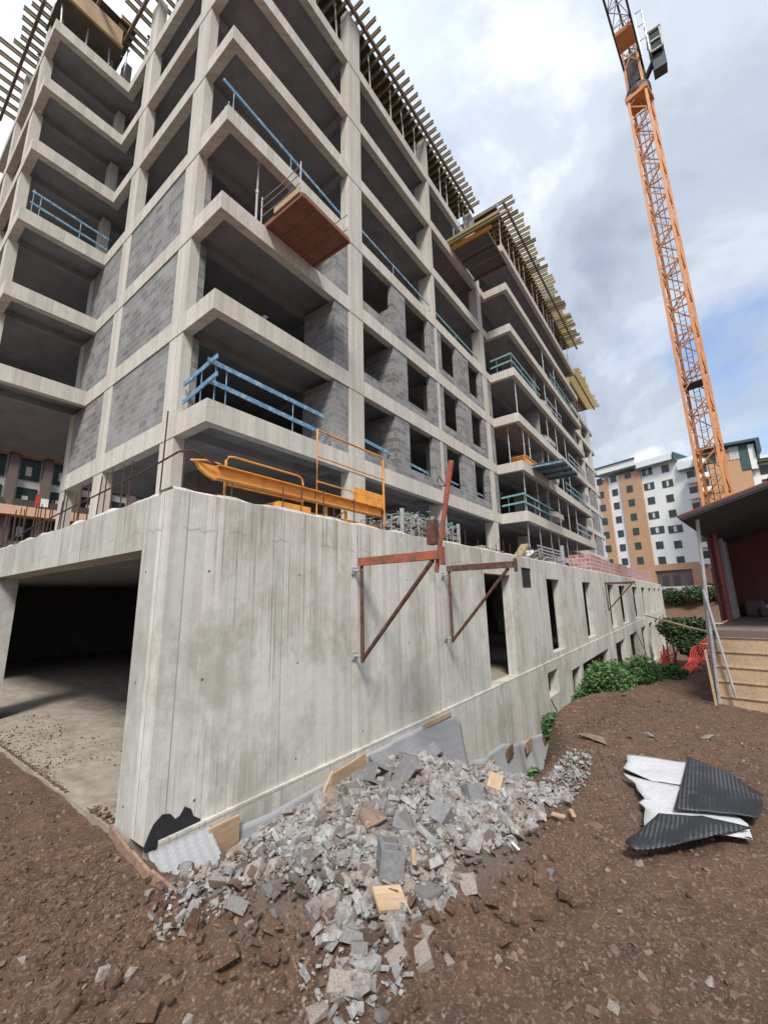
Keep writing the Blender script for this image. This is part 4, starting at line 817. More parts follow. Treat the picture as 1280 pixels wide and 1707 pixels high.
tag(build('rebar', MB().tube([(2.1, 13.5, 3.15), (2.1, 11.2, 3.3), (2.1, 9.3, 3.42), (2.1, 7.0, 3.5), (2.1, 5.2, 3.56), (2.12, 4.35, 3.64), (2.2, 4.2, 3.64), (2.45, 4.12, 3.52)], 0.011, 6), M['rebar']), 'long bent bar tied across the starter bars of the left podium wall', 'rebar')
x = 2.7
while x < 20:
    if not (6.4 < x < 6.5): rb(x, 4.2+random.uniform(-.04, .06), 3.08, random.choice((0.3, 0.4, 0.5)), random.uniform(-.04, .04), random.uniform(-.04, .04), 'thin starter bar along the top of the front podium wall', 'starter bars on the front podium wall')
    x += random.uniform(0.3, 0.75)
# ---------------------------------------------------------------- loads on the podium edge
gb = thing('stone_basket', (7.8, 4.7, 3.0), 'wire crate heaped with grey rubble and green netting on the podium edge', 'crate')
b = MB()
for x in np.linspace(6.6, 9.0, 9): b.tube([(x, 4.45, 3.0), (x, 4.45, 3.66)], .01, 5); b.tube([(x, 5.5, 3.0), (x, 5.5, 3.66)], .01, 5)
for yy in np.linspace(4.45, 5.5, 5): b.tube([(6.6, yy, 3.0), (6.6, yy, 3.66)], .01, 5); b.tube([(9.0, yy, 3.0), (9.0, yy, 3.66)], .01, 5)
for zz_ in (3.2, 3.35, 3.5, 3.66): b.tube([(6.6, 4.45, zz_), (9.0, 4.45, zz_), (9.0, 5.5, zz_), (6.6, 5.5, zz_), (6.6, 4.45, zz_)], .008, 5)
build('wire_frame', b, M['galv'], gb)
for (x, yy) in ((6.6, 4.45), (7.75, 4.43), (9.0, 4.45)): build('corner_post', MB().box(x-.03, x+.03, yy-.03, yy+.03, 3.0, 3.75), M['galv'], gb)
r = np.random.default_rng(11); Vs, Fs, o_ = [], [], 0
for i in range(900):
    x = r.uniform(6.66, 8.94); yy = r.uniform(4.5, 5.45); top = 3.6+0.28*math.exp(-((x-7.8)/0.8)**2-((yy-5)/0.4)**2); zz_ = r.uniform(3.03, top); V, Fc = SMALL[r.integers(len(SMALL))]
    e = Euler(r.uniform(-3, 3, 3).tolist()).to_matrix(); Vs.append(V @ np.array(e).T*r.uniform(0.035, 0.075)+np.array([x, yy, zz_])); Fs.append(Fc+o_); o_ += len(V)
o = np_mesh('stones', np.concatenate(Vs), np.concatenate(Fs), M['rubble'], gb); o['kind'] = 'stuff'
b = MB()
for i in range(70):
    x = random.uniform(6.6, 8.95); yy = random.choice((4.44, 4.44, random.uniform(4.5, 5.4))); zz_ = 3.66+random.uniform(-.06, .05) if yy < 4.45 else 3.68+0.2*math.exp(-((x-7.8)/0.8)**2)
    b.tube([(x, yy, zz_), (x+random.uniform(-.2, .2), yy+random.uniform(-.02, .12), zz_+random.uniform(-.06, .06))], .009, 4)
build('netting', b, M['teal'], gb)
def heap(name, x0, x1, y0, y1, h, n, s, m, label, cat, seed):
    r = np.random.default_rng(seed); P = []
    for i in range(n):
        u_, v_ = r.uniform(0, 1, 2); hh = h*(math.sin(math.pi*min(max(u_, .05), .95))**0.5)*(0.4+0.6*math.sin(math.pi*v_)); P.append((x0+(x1-x0)*u_, y0+(y1-y0)*v_, 3.0+r.uniform(0, hh)))
    return scatter(name, P, r.uniform(s*0.6, s*1.3, n), m, label, cat, seed=seed)
heap('stone_heap', 9.8, 12.6, 4.35, 5.0, 0.4, 420, 0.06, M['rubble'], 'low heap of broken blocks along the podium edge right of the crate', 'rubble', 31)
heap('stone_heap', 14.0, 17.6, 4.4, 5.3, 0.75, 620, 0.085, M['rubble'], 'taller heap of debris on the podium edge before the steel props', 'rubble', 32)
heap('stone_heap', 18.5, 26.0, 4.4, 5.4, 0.3, 700, 0.09, M['brownrock'], 'low brown litter of debris along the podium edge', 'rubble', 33)
t = thing('barrier_stack', (17.8, 4.7, 3.0), 'stack of galvanised barrier panels leaning on the podium edge', 'barriers')
for i in range(7): build('barrier_panel', MB().bar((16.2, 4.6+i*.02, 3.12+i*0.13), (18.7, 4.5, 3.05+i*0.13), 0.05, 0.05), M['galv'], t)
build('post', MB().box(18.7, 18.85, 4.4, 4.5, 3.0, 4.1), M['galv'], t)
t = build('cement_bag', MB().obox((13.6, 4.35, 3.35), (.35, 0, .1), (0, .2, 0), (-.02, 0, .06)), M['curtain'], bevel=0.05); tag(t, 'torn pale sack lying over the podium edge', 'sack')
t = build('wood_offcut', MB().obox((13.0, 4.3, 3.4), (.4, 0, .22), (0, .12, 0), (-.02, 0, .04)), M['joist']); tag(t, 'tilted board on the podium edge beside the torn sack', 'wood')
for i, (y_, z_) in enumerate(((5.0, 3.05), (5.05, 3.14))): tag(build('formwork_tube', MB().tube([(6.0, 4.5+i*.06, z_), (6.55, 4.55+i*.06, z_)], .03, 8), M['galv']), 'pale tube stacked just left of the stone crate, '+('lower' if i == 0 else 'upper'), 'pipe')
# red hollow bricks on pallets at the far podium end
k = 0
for x0, x1, h in ((24.5, 27.6, 1.05), (28.0, 31.2, 1.0), (31.6, 35.0, 0.95), (35.4, 39.5, 1.1), (41, 46, 1.1), (47, 53, 1.2), (54, 62, 1.3)):
    b = MB(); b.box(x0, x1, 4.45, 5.5, 3.12, 3.12+h); o = build('brick_stack', b, None)
    tag(o, f'stack of red hollow bricks on the podium edge, {["first", "second", "third", "fourth", "fifth", "sixth", "last"][k]} from the steel props', 'bricks'); k += 1
def redstack():
    m, nt, b = mat('red_brick_stack', 0.9); s = N(nt); uv, x = s.wall_uv()
    bk = s.n('ShaderNodeTexBrick'); bk.inputs['Scale'].default_value = 1; bk.inputs['Brick Width'].default_value = 0.42; bk.inputs['Row Height'].default_value = 0.22; bk.inputs['Mortar Size'].default_value = 0.025
    bk.inputs['Color1'].default_value = (0.30, 0.06, 0.055, 1); bk.inputs['Color2'].default_value = (0.42, 0.19, 0.17, 1); bk.inputs['Mortar'].default_value = (0.50, 0.40, 0.38, 1); s.l(uv, bk.inputs['Vector'])
    n = s.noise(5, 5, 0.7); s.l(s.mix(s.ramp(n, [(0.46, 0), (0.6, 0.75)]), bk.outputs['Color'], (0.48, 0.40, 0.38)), b.inputs['Base Color']); s.l(s.bump(bk.outputs['Fac'], -1, 0.03), b.inputs['Normal']); return m
ms = redstack()
for o in COL.objects:
    if o.name.startswith('brick_stack'): o.data.materials.clear(); o.data.materials.append(ms)
# ---------------------------------------------------------------- white car inside the garage
car = thing('parked_car', (10.9, 7.4, 0), 'white car parked in the dark garage behind the first tall opening', 'car')
b = MB(); prof = [(9.0, .25), (9.0, .62), (9.15, .78), (9.9, .9), (10.5, 1.38), (12.0, 1.42), (12.6, 1.0), (13.1, .92), (13.15, .3)]
b.prism(prof, 6.7, 8.3, 'y'); build('body', b, M['carwhite'], car, bevel=0.04)
build('windscreen', MB().obox((10.2, 7.5, 1.13), (.27, 0, .21), (0, .68, 0), (-.01, 0, .012)), M['glass'], car); build('side_window', MB().box(10.5, 12.0, 6.685, 6.7, 1.0, 1.3), M['glass'], car)
for x, y in ((9.75, 6.72), (12.4, 6.72), (9.75, 8.2), (12.4, 8.2)): build('wheel', MB().tube([(x, y-.06, .31), (x, y+.1, .31)], .31, 18), M['tyre'], car)
for y in (6.9, 8.1): build('headlight', MB().box(8.985, 9.0, y-.14, y+.14, .6, .72), M['curtain'], car)
build('bumper', MB().box(8.95, 8.998, 6.75, 8.25, .3, .5), M['galv'], car); build('grille', MB().box(8.98, 8.999, 7.25, 7.75, .58, .68), M['tyre'], car)
# ---------------------------------------------------------------- membranes and boards at the wall foot
def cloth(name, grid, m, label, cat, t=0.006):
    A = np.array(grid, float); n_, k_ = A.shape[:2]; idx_ = np.arange(n_*k_).reshape(n_, k_)
    Fq = np.stack([idx_[:-1, :-1], idx_[1:, :-1], idx_[1:, 1:], idx_[:-1, 1:]], -1).reshape(-1, 4)
    o = np_mesh(name, A.reshape(-1, 3), Fq, m, smooth=True); md = o.modifiers.new('solidify', 'SOLIDIFY'); md.thickness = t; return tag(o, label, cat)
def hang(x0, x1, top, bot, yoff, nx_=60, nz=14, wav=0.05, seed=0):
    g = []
    for i in range(nx_+1):
        u_ = i/nx_; x = x0+(x1-x0)*u_; zt_ = np.interp(x, *zip(*top)); zb_ = np.interp(x, *zip(*bot)); row = []
        for j in range(nz+1):
            v_ = j/nz; z = zt_+(zb_-zt_)*v_; y = CY-0.06-yoff*v_**1.5-wav*(0.4+v_)*(0.5+0.5*math.sin(x*5.1+seed+math.sin(x*2.3)*1.5)); row.append((x, y, z))
        g.append(row)
    return g
cloth('dimple_membrane', hang(4.3, 7.55, [(4.3, -.06), (6.2, -.02), (7.3, -.08), (7.55, -.3)], [(4.3, -.6), (7.55, -1.6)], 0.25, seed=1), M['dimplegry'], 'grey dimple membrane hanging on the wall behind the heap, topped by a lath', 'membrane')
cloth('dimple_membrane', hang(7.6, 13.0, [(7.6, -1.0), (8.6, -1.15), (9.4, -1.12), (10.5, -1.4), (12, -1.55), (13, -1.75)], [(7.6, -2.4), (13, -3.2)], 0.35, 70, 16, 0.16, 2), M['dimplegry'], 'grey membrane sagging in folds down in the trench further along', 'membrane')
cloth('dimple_membrane', hang(2.3, 4.4, [(2.3, -.12), (3.2, -.16), (4.4, -.12)], [(2.3, -.7), (4.4, -.6)], 0.12, 30, 8, 0.03, 3), M['dimplegry'], 'narrow strip of dimple membrane along the foot of the wall left of the heap', 'membrane')
for x0, x1, z, lab in ((6.2, 7.2, -.05, 'pale wooden lath nailed over the top of the hanging membrane'),):
    tag(build('lath', MB().obox(((x0+x1)/2, CY-.075, z), ((x1-x0)/2, 0, 0), (0, .012, 0), (0, 0, .035)), M['plank']), lab, 'wood')
for x, z, lab in ((8.5, -1.35, 'light square fixing board on the trench membrane, leftmost of four'), (9.55, -1.32, 'dark square fixing board on the trench membrane, second of four'), (10.75, -1.5, 'brown square fixing board on the trench membrane, third of four'), (12.1, -1.68, 'dark fixing board on the trench membrane, farthest of four')):
    tag(build('fixing_board', MB().obox((x, CY-.2, z), (.17, 0, .02), (0, .014, 0), (-.01, 0, .12)), M['ply'] if 'dark' not in lab else M['bearer']), lab, 'wood')
tag(build('wood_offcut', MB().obox((2.62, CY-.1, -.16), (.16, 0, 0), (0, .014, 0), (0, -.0, .14)), M['plank']), 'square orange board standing against the wall foot beside the bitumen daub', 'wood')
tag(build('wood_offcut', MB().obox((4.35, CY-.14, -.12), (.32, 0, .03), (0, .014, 0), (-.01, 0, .1)), M['plank']), 'orange board propped on the wall foot at the upper left of the heap', 'wood')
g = []
for i in range(25):
    u_ = i/24; A_ = Vector((1.96, CY-.03, -.02)).lerp(Vector((2.5, CY-.05, -.02)), u_); B_ = Vector((1.83, 3.22, -.20)).lerp(Vector((2.45, 3.3, -.30)), u_); row = []
    for j in range(17):
        v_ = j/16; p = A_.lerp(B_, v_); row.append((p.x, p.y, p.z-0.05*math.sin(v_*3.14)+0.004*math.sin(u_*40)))
    g.append(row)
cloth('dimple_membrane', g, M['dimplegry'], 'ribbed grey membrane flap spread out at the foot of the podium corner', 'membrane')
b = MB(); pts = [(1.91, 4.6), (1.84, 4.0), (1.81, 3.6), (1.82, 3.22)]
for (xa, ya), (xb, yb) in zip(pts[:-1], pts[1:]): b.bar((xa, ya, -.05), (xb, yb, -.07), 0.022, 0.2)
tag(build('edging_plank', b, M['redplank']), 'warped reddish edging plank leading away from the podium corner', 'wood')
# foreground sheets on the soil
def flat_sheet(name, poly, m, label, cat, t=0.012, z=0.02, fold=None):
    bm = bmesh.new(); vs = [bm.verts.new((x, y, 0)) for x, y in poly]; f = bm.faces.new(vs); bmesh.ops.triangulate(bm, faces=[f])
    for _ in range(4): bmesh.ops.subdivide_edges(bm, edges=[e for e in bm.edges if e.calc_length() > 0.1], cuts=1, use_grid_fill=True)
    bmesh.ops.triangulate(bm, faces=bm.faces)
    for v in bm.verts:
        v.co.z = max(gz(v.co.x+dx, v.co.y+dy) for dx, dy in ((0, 0), (.06, 0), (-.06, 0), (0, .06), (0, -.06)))*0.6+0.4*0.0+z+0.02*float(vnoise(np.array([v.co.x*4]), np.array([v.co.y*4]))[0])
    bmesh.ops.recalc_face_normals(bm, faces=bm.faces); me = bpy.data.meshes.new(name); bm.to_mesh(me); bm.free(); me.shade_smooth(); o = link(name, me, m); md = o.modifiers.new('solidify', 'SOLIDIFY'); md.thickness = t; md.offset = 1; return tag(o, label, cat)
flat_sheet('felt_sheet', [(6.38, 1.02), (6.44, .85), (6.46, .68), (6.5, .5), (6.56, .36), (6.0, .32), (5.75, .36), (5.72, .7), (5.9, 1.0), (6.1, .98)], M['felt'], 'upper strip of white felt behind the larger felt piece', 'felt', z=.035)
flat_sheet('felt_sheet', [(5.72, .98), (5.52, .84), (5.36, .8), (5.19, .72), (5.08, .76), (4.99, .70), (4.75, .69), (4.48, .66), (4.8, .50), (4.86, .15), (4.80, -.06), (5.06, -.05), (5.3, .1), (5.69, .34), (5.70, .68)], M['felt'], 'large torn piece of white felt lying on the soil', 'felt', z=.045)
flat_sheet('dimple_sheet', [(6.6, .40), (6.42, .2), (6.23, .02), (6.0, -.1), (5.82, -.22), (5.5, -.19), (5.15, -.13), (5.08, .12), (5.0, .47), (5.5, .44), (6.1, .41)], M['dimpleblk'], 'black dimpled sheet folded over the right half of the white felt', 'membrane', z=.075)
flat_sheet('dimple_sheet', [(4.83, .58), (4.93, .26), (4.9, -.06), (4.65, .12), (4.4, .34), (4.05, .68), (4.12, .75), (4.5, .66)], M['dimpleblk'], 'nearest black dimpled sheet with a scalloped front edge', 'membrane', z=.075)
# ---------------------------------------------------------------- shrubs
def leaves(cl, n, size, seed):
    r = np.random.default_rng(seed); V = []; Fq = []
    for (cx, cy, cz, rx, ry, rz), k_ in cl:
        m_ = int(n*k_); p = r.normal(size=(m_, 3)); p /= np.linalg.norm(p, axis=1)[:, None]; p *= (r.random((m_, 1))**0.35)
        p = p*np.array([rx, ry, rz])+np.array([cx, cy, cz]); a = r.normal(size=(m_, 3)); a[:, 2] *= 0.4; a /= np.linalg.norm(a, axis=1)[:, None]; c = np.cross(a, r.normal(size=(m_, 3))); c /= np.linalg.norm(c, axis=1)[:, None]
        s = size*r.uniform(0.6, 1.3, (m_, 1)); q = np.stack([p-a*s, p+c*s*0.55, p+a*s, p-c*s*0.55], 1); o_ = len(V)*4
        V.append(q.reshape(-1, 3)); Fq.append(m_)
    V = np.concatenate(V); return V, np.arange(len(V)).reshape(-1, 4)
def shrub(label, cl, n, size, m, seed, group=None):
    x, y, z = cl[0][0][:3]; t = thing('shrub', (x, y, z-cl[0][0][5]), label, 'shrub', group)
    V, Fq = leaves(cl, n, size, seed); np_mesh('foliage', V, Fq, m, t); b = MB(); r = random.Random(seed)
    for (cx, cy, cz, rx, ry, rz), k_ in cl:
        for i in range(5): b.tube([(cx+r.uniform(-.1, .1)*rx, cy, cz-rz), (cx+r.uniform(-.5, .5)*rx, cy+r.uniform(-.5, .5)*ry, cz), (cx+r.uniform(-.8, .8)*rx, cy+r.uniform(-.8, .8)*ry, cz+rz*.6)], [.03, .02, .008], 5)
    build('stem', b, M['stem'], t); return t
C1 = []
rr = random.Random(5)
for i in range(26):
    x = rr.uniform(10.9, 15.4); y = rr.uniform(1.8, 2.7)-0.24*(x-10); C1.append(((x, y, -0.02+rr.uniform(-.45, .24)-0.05*(x-10), rr.uniform(.35, .6), rr.uniform(.35, .5), rr.uniform(.35, .5)), 1))
shrub('large dense green shrub growing out of the trench at the wall foot', C1, 1700, 0.04, M['leaf'], 1)
shrub('small green shrub left of the large one, down in the trench', [((9.3, 2.75, -.62, .26, .25, .3), 1), ((9.1, 2.6, -.75, .2, .2, .25), .6)], 900, 0.045, M['leaf'], 2)
shrub('tuft of green weeds at the soil crest beside the debris heap', [((6.15, 2.12, -.42, .13, .12, .16), 1), ((6.0, 2.05, -.45, .1, .1, .12), .6)], 350, 0.03, M['leaf'], 3)
for k_, (x, y, z, a_, n_, lab) in enumerate([(76, 1.5, 1.6, 3, 4, 'dark green shrub along the top of the far bank, left end'), (77, -1.5, 1.7, 3, 4, 'dark green shrub along the top of the far bank, middle'), (77, -5, 1.7, 3, 4, 'dark green shrub along the top of the far bank, right end'), (42, .9, -1.0, 2.4, 6, 'green shrub below the far bank beside the pale pole'), (37, -.2, -1.9, 1.8, 4, 'low green shrub behind the tangle of red netting'), (30, -2.9, -1.2, 1.6, 3, 'green shrub behind the porch posts')]):
    r2 = random.Random(k_+40); cl = [((x+r2.uniform(-a_*.5, a_*.5), y+r2.uniform(-a_*.7, a_*.7), z+r2.uniform(-.4, .4), a_*.5, a_*.5, a_*.36), 1) for _ in range(n_)]
    shrub(lab, cl, 1100, 0.035*a_+0.06, M['leafd'], 60+k_)
# ---------------------------------------------------------------- red mesh fence and rubbish beyond the shrub
def mesh_fence(pts, h, label, sag=0.15, m='redcloth', seed=0):
    r = random.Random(seed); t = thing('mesh_fence', (pts[0][0], pts[0][1], gz(*pts[0])), label, 'fence'); b = MB(); rows = 9
    P = []; 
    for (xa, ya), (xb, yb) in zip(pts[:-1], pts[1:]):
        L = math.hypot(xb-xa, yb-ya); k_ = max(2, int(L/0.12))
        for i in range(k_): P.append((xa+(xb-xa)*i/k_, ya+(yb-ya)*i/k_))
    P.append(pts[-1])
    def pt(i, j): x, y = P[i]; z = gz(x, y); f = 1-sag*math.sin(i*0.16+seed)**2; return (x+.05*math.sin(i*.9), y+.05*math.cos(i*.7+j), z+h*f*j/rows)
    for i in range(len(P)):
        b.tube([pt(i, j) for j in range(rows+1)], 0.012, 4, cap=False)
    for j in range(rows+1): b.tube([pt(i, j) for i in range(len(P))], 0.016 if j in (0, rows) else 0.012, 4, cap=False)
    build('netting', b, M[m], t)
    for x, y in pts: z = gz(x, y); build('post', MB().tube([(x, y, z-.2), (x+r.uniform(-.1, .1), y+r.uniform(-.1, .1), z+h+.15)], .022, 6), M['rust'], t)
    return t
mesh_fence([(15.4, .8), (16.2, 1.1), (17.4, 1.25), (19.5, 1.45)], 1.15, 'red plastic mesh fence sagging beside the large shrub', 0.3, seed=1)
mesh_fence([(19.5, 1.2), (21.5, .4), (22.2, -.8)], 0.9, 'second red mesh fence crossing behind the first one', 0.35, seed=4)
t = thing('metal_crate', (23.0, -0.9, gz(23, -.9)), 'pale wire stillage standing behind the red mesh', 'crate'); zc = gz(23, -.9)+0.35
b = MB()
for i in range(7): b.tube([(23, -.2-i*.4, zc), (23, -.2-i*.4, zc+.75)], .025, 5)
for zz_ in (0, .38, .75): b.tube([(23, -.2, zc+zz_), (23, -2.6, zc+zz_)], .025, 5)
build('wire_frame', b, M['galv'], t)
tag(build('board', MB().obox((19.5, -.9, gz(19.5, -.9)+.35), (.6, .5, 0), (-.2, .7, 0), (0, 0, .03)), M['plank']), 'loose pale board lying on the litter behind the fence', 'wood')
heap_pts = [(random.uniform(16, 22), random.uniform(-1.6, .6)) for _ in range(120)]
scatter('litter', [(x, y, gz(x, y)) for x, y in heap_pts], np.array([random.uniform(.05, .16) for _ in heap_pts]), M['redbrick'], 'reddish debris strewn behind the mesh fence', 'rubble', seed=8)
tag(build('timber_pole', MB().tube([(34, 3.2, .55), (26, .6, .3), (20, -.9, .35)], .045, 6), M['plank']), 'thin pale pole leaning from the far wall towards the porch', 'pole')
tag(build('cable', MB().tube([(13.2, 3.9, -.95), (13.2, 3.6, -1.6), (13.25, 3.7, -3.2)], .02, 6), M['crane_dark']), 'dark hose hanging from the small low window of the basement', 'hose')
tag(build('cable', MB().tube([(31.5, 3.9, -1.2), (24, 2.4, -1.0), (14, 1.6, .95)], .012, 5), M['crane_dark']), 'thin dark cable strung from the far wall to the mesh fence', 'cable')
# ---------------------------------------------------------------- porch of the dark red shed
az = R(-6.6); A = Vector((math.cos(az), math.sin(az), 0)); B = Vector((math.sin(az), -math.cos(az), 0)); P0 = Vector((10.2, .03, 0))
def sp(a, b_, z): return P0+A*a+B*b_+Vector((0, 0, z))
def sbox(a0, a1, b0, b1, z0, z1): return MB().obox(sp((a0+a1)/2, (b0+b1)/2, (z0+z1)/2), A*(a1-a0)/2, B*(b1-b0)/2, Vector((0, 0, (z1-z0)/2)))
sh = thing('red_shed', P0+A*3, 'dark red shed with open raised porch, black roof underside and plank cladding', 'shed')
for i in range(5):
    o = build('cladding_board', sbox(-.03*(4-i)*0-0.0+0.03*i*0, .03, .06, 5.4, -.12+i*.262, -.12+(i+1)*.262-.02), M['plank'], sh)
    build('ledge', sbox(-.025, .03, .05, 5.4, -.12+(i+1)*.262-.019, -.12+(i+1)*.262), M['plank'], sh)
build('deck', sbox(0, 6.6, .1, 5.4, 1.2, 1.3), M['deckwood'], sh); build('deck_edge', sbox(-.03, -.001, .06, 5.4, 1.19, 1.302), M['pilaster'], sh)
build('back_wall', sbox(6.45, 6.55, .13, 5.4, 1.3, 4.2), M['redwall'], sh)
# side wall seen from inside with posts
build('side_wall', sbox(3.1, 4.4, .0, .06, 1.3, 3.45), M['redwall'], sh); build('side_wall', sbox(4.75, 6.45, .08, .13, 1.3, 3.45), M['redwall'], sh)
for a_ in (3.1, 4.4, 4.75, 5.6): build('stud', sbox(a_, a_+.08, .132, .21, 1.3, 3.45), M['redroof'] if a_ < 4 else M['galv'], sh)
def roofslab(z_off, t_, m, name, a0=-.45, a1=7, b0=.02, b1=5.6):
    b = MB(); sl_ = 0.30; zz0 = 3.40+z_off+sl_*(b0-.02)
    vs = [sp(a0, b0, zz0), sp(a1, b0, zz0), sp(a1, b1, zz0+sl_*(b1-b0)), sp(a0, b1, zz0+sl_*(b1-b0))]; vs += [v+Vector((0, 0, t_)) for v in vs]
    b.add(vs, [(0, 3, 2, 1), (4, 5, 6, 7), (0, 1, 5, 4), (1, 2, 6, 5), (2, 3, 7, 6), (3, 0, 4, 7)]); return build(name, b, m, sh)
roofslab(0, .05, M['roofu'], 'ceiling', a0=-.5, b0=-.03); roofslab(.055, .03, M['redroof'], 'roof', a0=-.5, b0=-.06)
b = MB(); zz0 = 3.40
b.bar(sp(-.47, .0, zz0+.01), sp(-.47, 5.6, zz0+.01+.3*5.6), .03, .09); build('fascia', b, M['crane_dark'], sh)
build('post', MB().tube([sp(-.02, .03, -.1), sp(-.06, .2, 3.4)], .03, 8), M['galv'], sh)
build('post', MB().tube([sp(.04, .0, .3), sp(.0, .1, 2.1)], .022, 8), M['galv'], sh)
build('handrail', MB().tube([sp(.0, .12, 2.17), sp(3.1, .14, 2.15)], .02, 8), M['rust'], sh); build('handrail', MB().tube([sp(.0, .14, 1.75), sp(3.1, .14, 1.75)], .016, 8), M['rust'], sh)
build('brace', MB().tube([sp(-.05, .1, 2.05), sp(-.12, .3, .15)], .024, 8), M['galv'], sh)
tag(build('wooden_stake', MB().bar(sp(-.12, .0, -.15), sp(-.16, -.02, .95), .04, .03), M['plank']), 'thin wooden stake driven into the soil at the corner of the porch', 'stake')
for i, (a_, b_, s_) in enumerate(((6.0, .55, .22), (6.1, .9, .16), (5.8, .75, .12))): tag(build('storage_bag', MB().obox(sp(a_, b_, 1.3+s_), A*s_, B*s_, Vector((0, 0, s_))), M['curtain'] if i % 2 else M['pilaster'], bevel=0.05), ['large dark bag at the back of the porch', 'pale bag at the back of the porch', 'small dark bag in front of the others on the porch'][i], 'bag')
# ---------------------------------------------------------------- tower crane
CB = Vector((27.6, -1.45, -2)); cw = 0.52      # mast centre, half width
cr = thing('tower_crane', CB, 'tall orange lattice tower crane rising behind the shed, with a grey cab near the top', 'crane')
H0, H1 = -2.0, 34.2; ca = R(-14); ux = Vector((math.cos(ca), math.sin(ca), 0)); uy = Vector((-math.sin(ca), math.cos(ca), 0))
def cp(u_, v_, z): return Vector((CB.x, CB.y, 0))+ux*u_*cw+uy*v_*cw+Vector((0, 0, z))
for u_ in (-1, 1):
    for v_ in (-1, 1): build('mast_leg', MB().bar(cp(u_, v_, H0), cp(u_, v_, H1), .15, .15, upv=(1, 0, 0)), M['crane'], cr)
b = MB(); z = H0; k = 0; st = 1.15
while z < H1-.5:
    for (a_, c_) in (((-1, -1), (1, -1)), ((1, -1), (1, 1)), ((1, 1), (-1, 1)), ((-1, 1), (-1, -1))):
        p, q = (a_, c_) if k % 2 else (c_, a_); b.bar(cp(*p, z), cp(*q, min(z+st, H1)), .06, .06)
        if k % 2 == 0: b.bar(cp(*a_, z), cp(*c_, z), .07, .07)
    z += st; k += 1
build('bracing', b, M['crane'], cr)
b = MB()
for v_ in (-.25, .25): b.tube([cp(.15, v_, H0), cp(.15, v_, H1)], .02, 5)
z = H0
while z < H1: b.tube([cp(.15, -.25, z), cp(.15, .25, z)], .012, 4); z += .3
z = H0+2
while z < H1:
    pts = [cp(.15+.55*math.sin(t_), .45*math.cos(t_), z) for t_ in np.linspace(0, math.pi, 7)]; b.tube(pts, .014, 4); z += .9
build('ladder', b, M['crane_dark'], cr)
for z in (13.4,): build('rest_platform', MB().obox(cp(0, 0, z), ux*cw*.9, uy*cw*.9, Vector((0, 0, .03))), M['crane_dark'], cr)
# collar, slewing ring, tower head
for z0_, z1_c, s_ in ((H1-.2, H1+.15, 1.25),): build('collar', MB().obox(cp(0, 0, (z0_+z1_c)/2), ux*cw*s_, uy*cw*s_, Vector((0, 0, (z1_c-z0_)/2))), M['crane'], cr)
build('slewing_ring', MB().tube([cp(0, 0, H1+.15), cp(0, 0, H1+.6)], .72, 24), M['crane_dark'], cr)
b = MB()
for u_ in (-1, 1):
    for v_ in (-1, 1): b.bar(cp(u_*.85, v_*.85, H1+.55), cp(u_*.75, v_*.75, H1+4.2), .15, .15, upv=(1, 0, 0)); b.bar(cp(u_*.85, v_*.85, H1+.6), cp(-u_*.8, v_*.8, H1+2.6), .08); b.bar(cp(u_*.85, v_*.85, H1+2.4), cp(u_*.8, -v_*.8, H1+4.1), .08)
build('tower_head', b, M['crane'], cr)
b = MB(); b.obox(cp(0, 0, H1+2.2), ux*.45, uy*.45, Vector((0, 0, 1.2))); build('winch', b, M['crane_dark'], cr)
# cab on the camera's right side of the head
cc = Vector((27.25, -2.75, 37.0))
b = MB(); hx_, hy_, hz_ = .46, .32, .8
for i in (-1, 1):
    for j in (-1, 1): b.bar(cc+Vector((i*hx_, j*hy_, -hz_)), cc+Vector((i*hx_, j*hy_, hz_)), .09)
    for k_ in (-1, 0, 1): b.bar(cc+Vector((i*hx_, -hy_, k_*hz_)), cc+Vector((i*hx_, hy_, k_*hz_)), .09); b.bar(cc+Vector((-hx_, i*hy_, k_*hz_)), cc+Vector((hx_, i*hy_, k_*hz_)), .09)
build('cab_frame', b, M['cab'], cr)
build('cab', MB().obox(cc, (hx_-.05, 0, 0), (0, hy_-.05, 0), (0, 0, hz_-.05)), M['glass'], cr)
build('cab_roof', MB().obox(cc+Vector((0, 0, hz_+.06)), (hx_+.08, 0, 0), (0, hy_+.08, 0), (0, 0, .05)), M['cab'], cr)
build('control_cabinet', MB().obox(cc+Vector((.1, -.02, -hz_-.65)), (.34, 0, 0), (0, .36, 0), (0, 0, .6)), M['cabdark'], cr, bevel=.03)
build('cab_bracket', MB().bar(cp(0, -.8, H1+.9), cc+Vector((0, .3, -1.1)), .25, .2), M['crane_dark'], cr)
b = MB(); q0 = Vector((26.6, -1.95, 36.8))
for x_, y_ in ((0, 0), (0, -.42), (.5, -.42)): b.tube([q0+Vector((x_, y_, -.6)), q0+Vector((x_, y_, 3.0))], .03, 5)
for zz_ in (.6, 1.8, 3.0): b.tube([q0+Vector((0, 0, zz_)), q0+Vector((0, -.42, zz_)), q0+Vector((.5, -.42, zz_))], .03, 5)
build('guard_cage', b, M['galv'], cr)
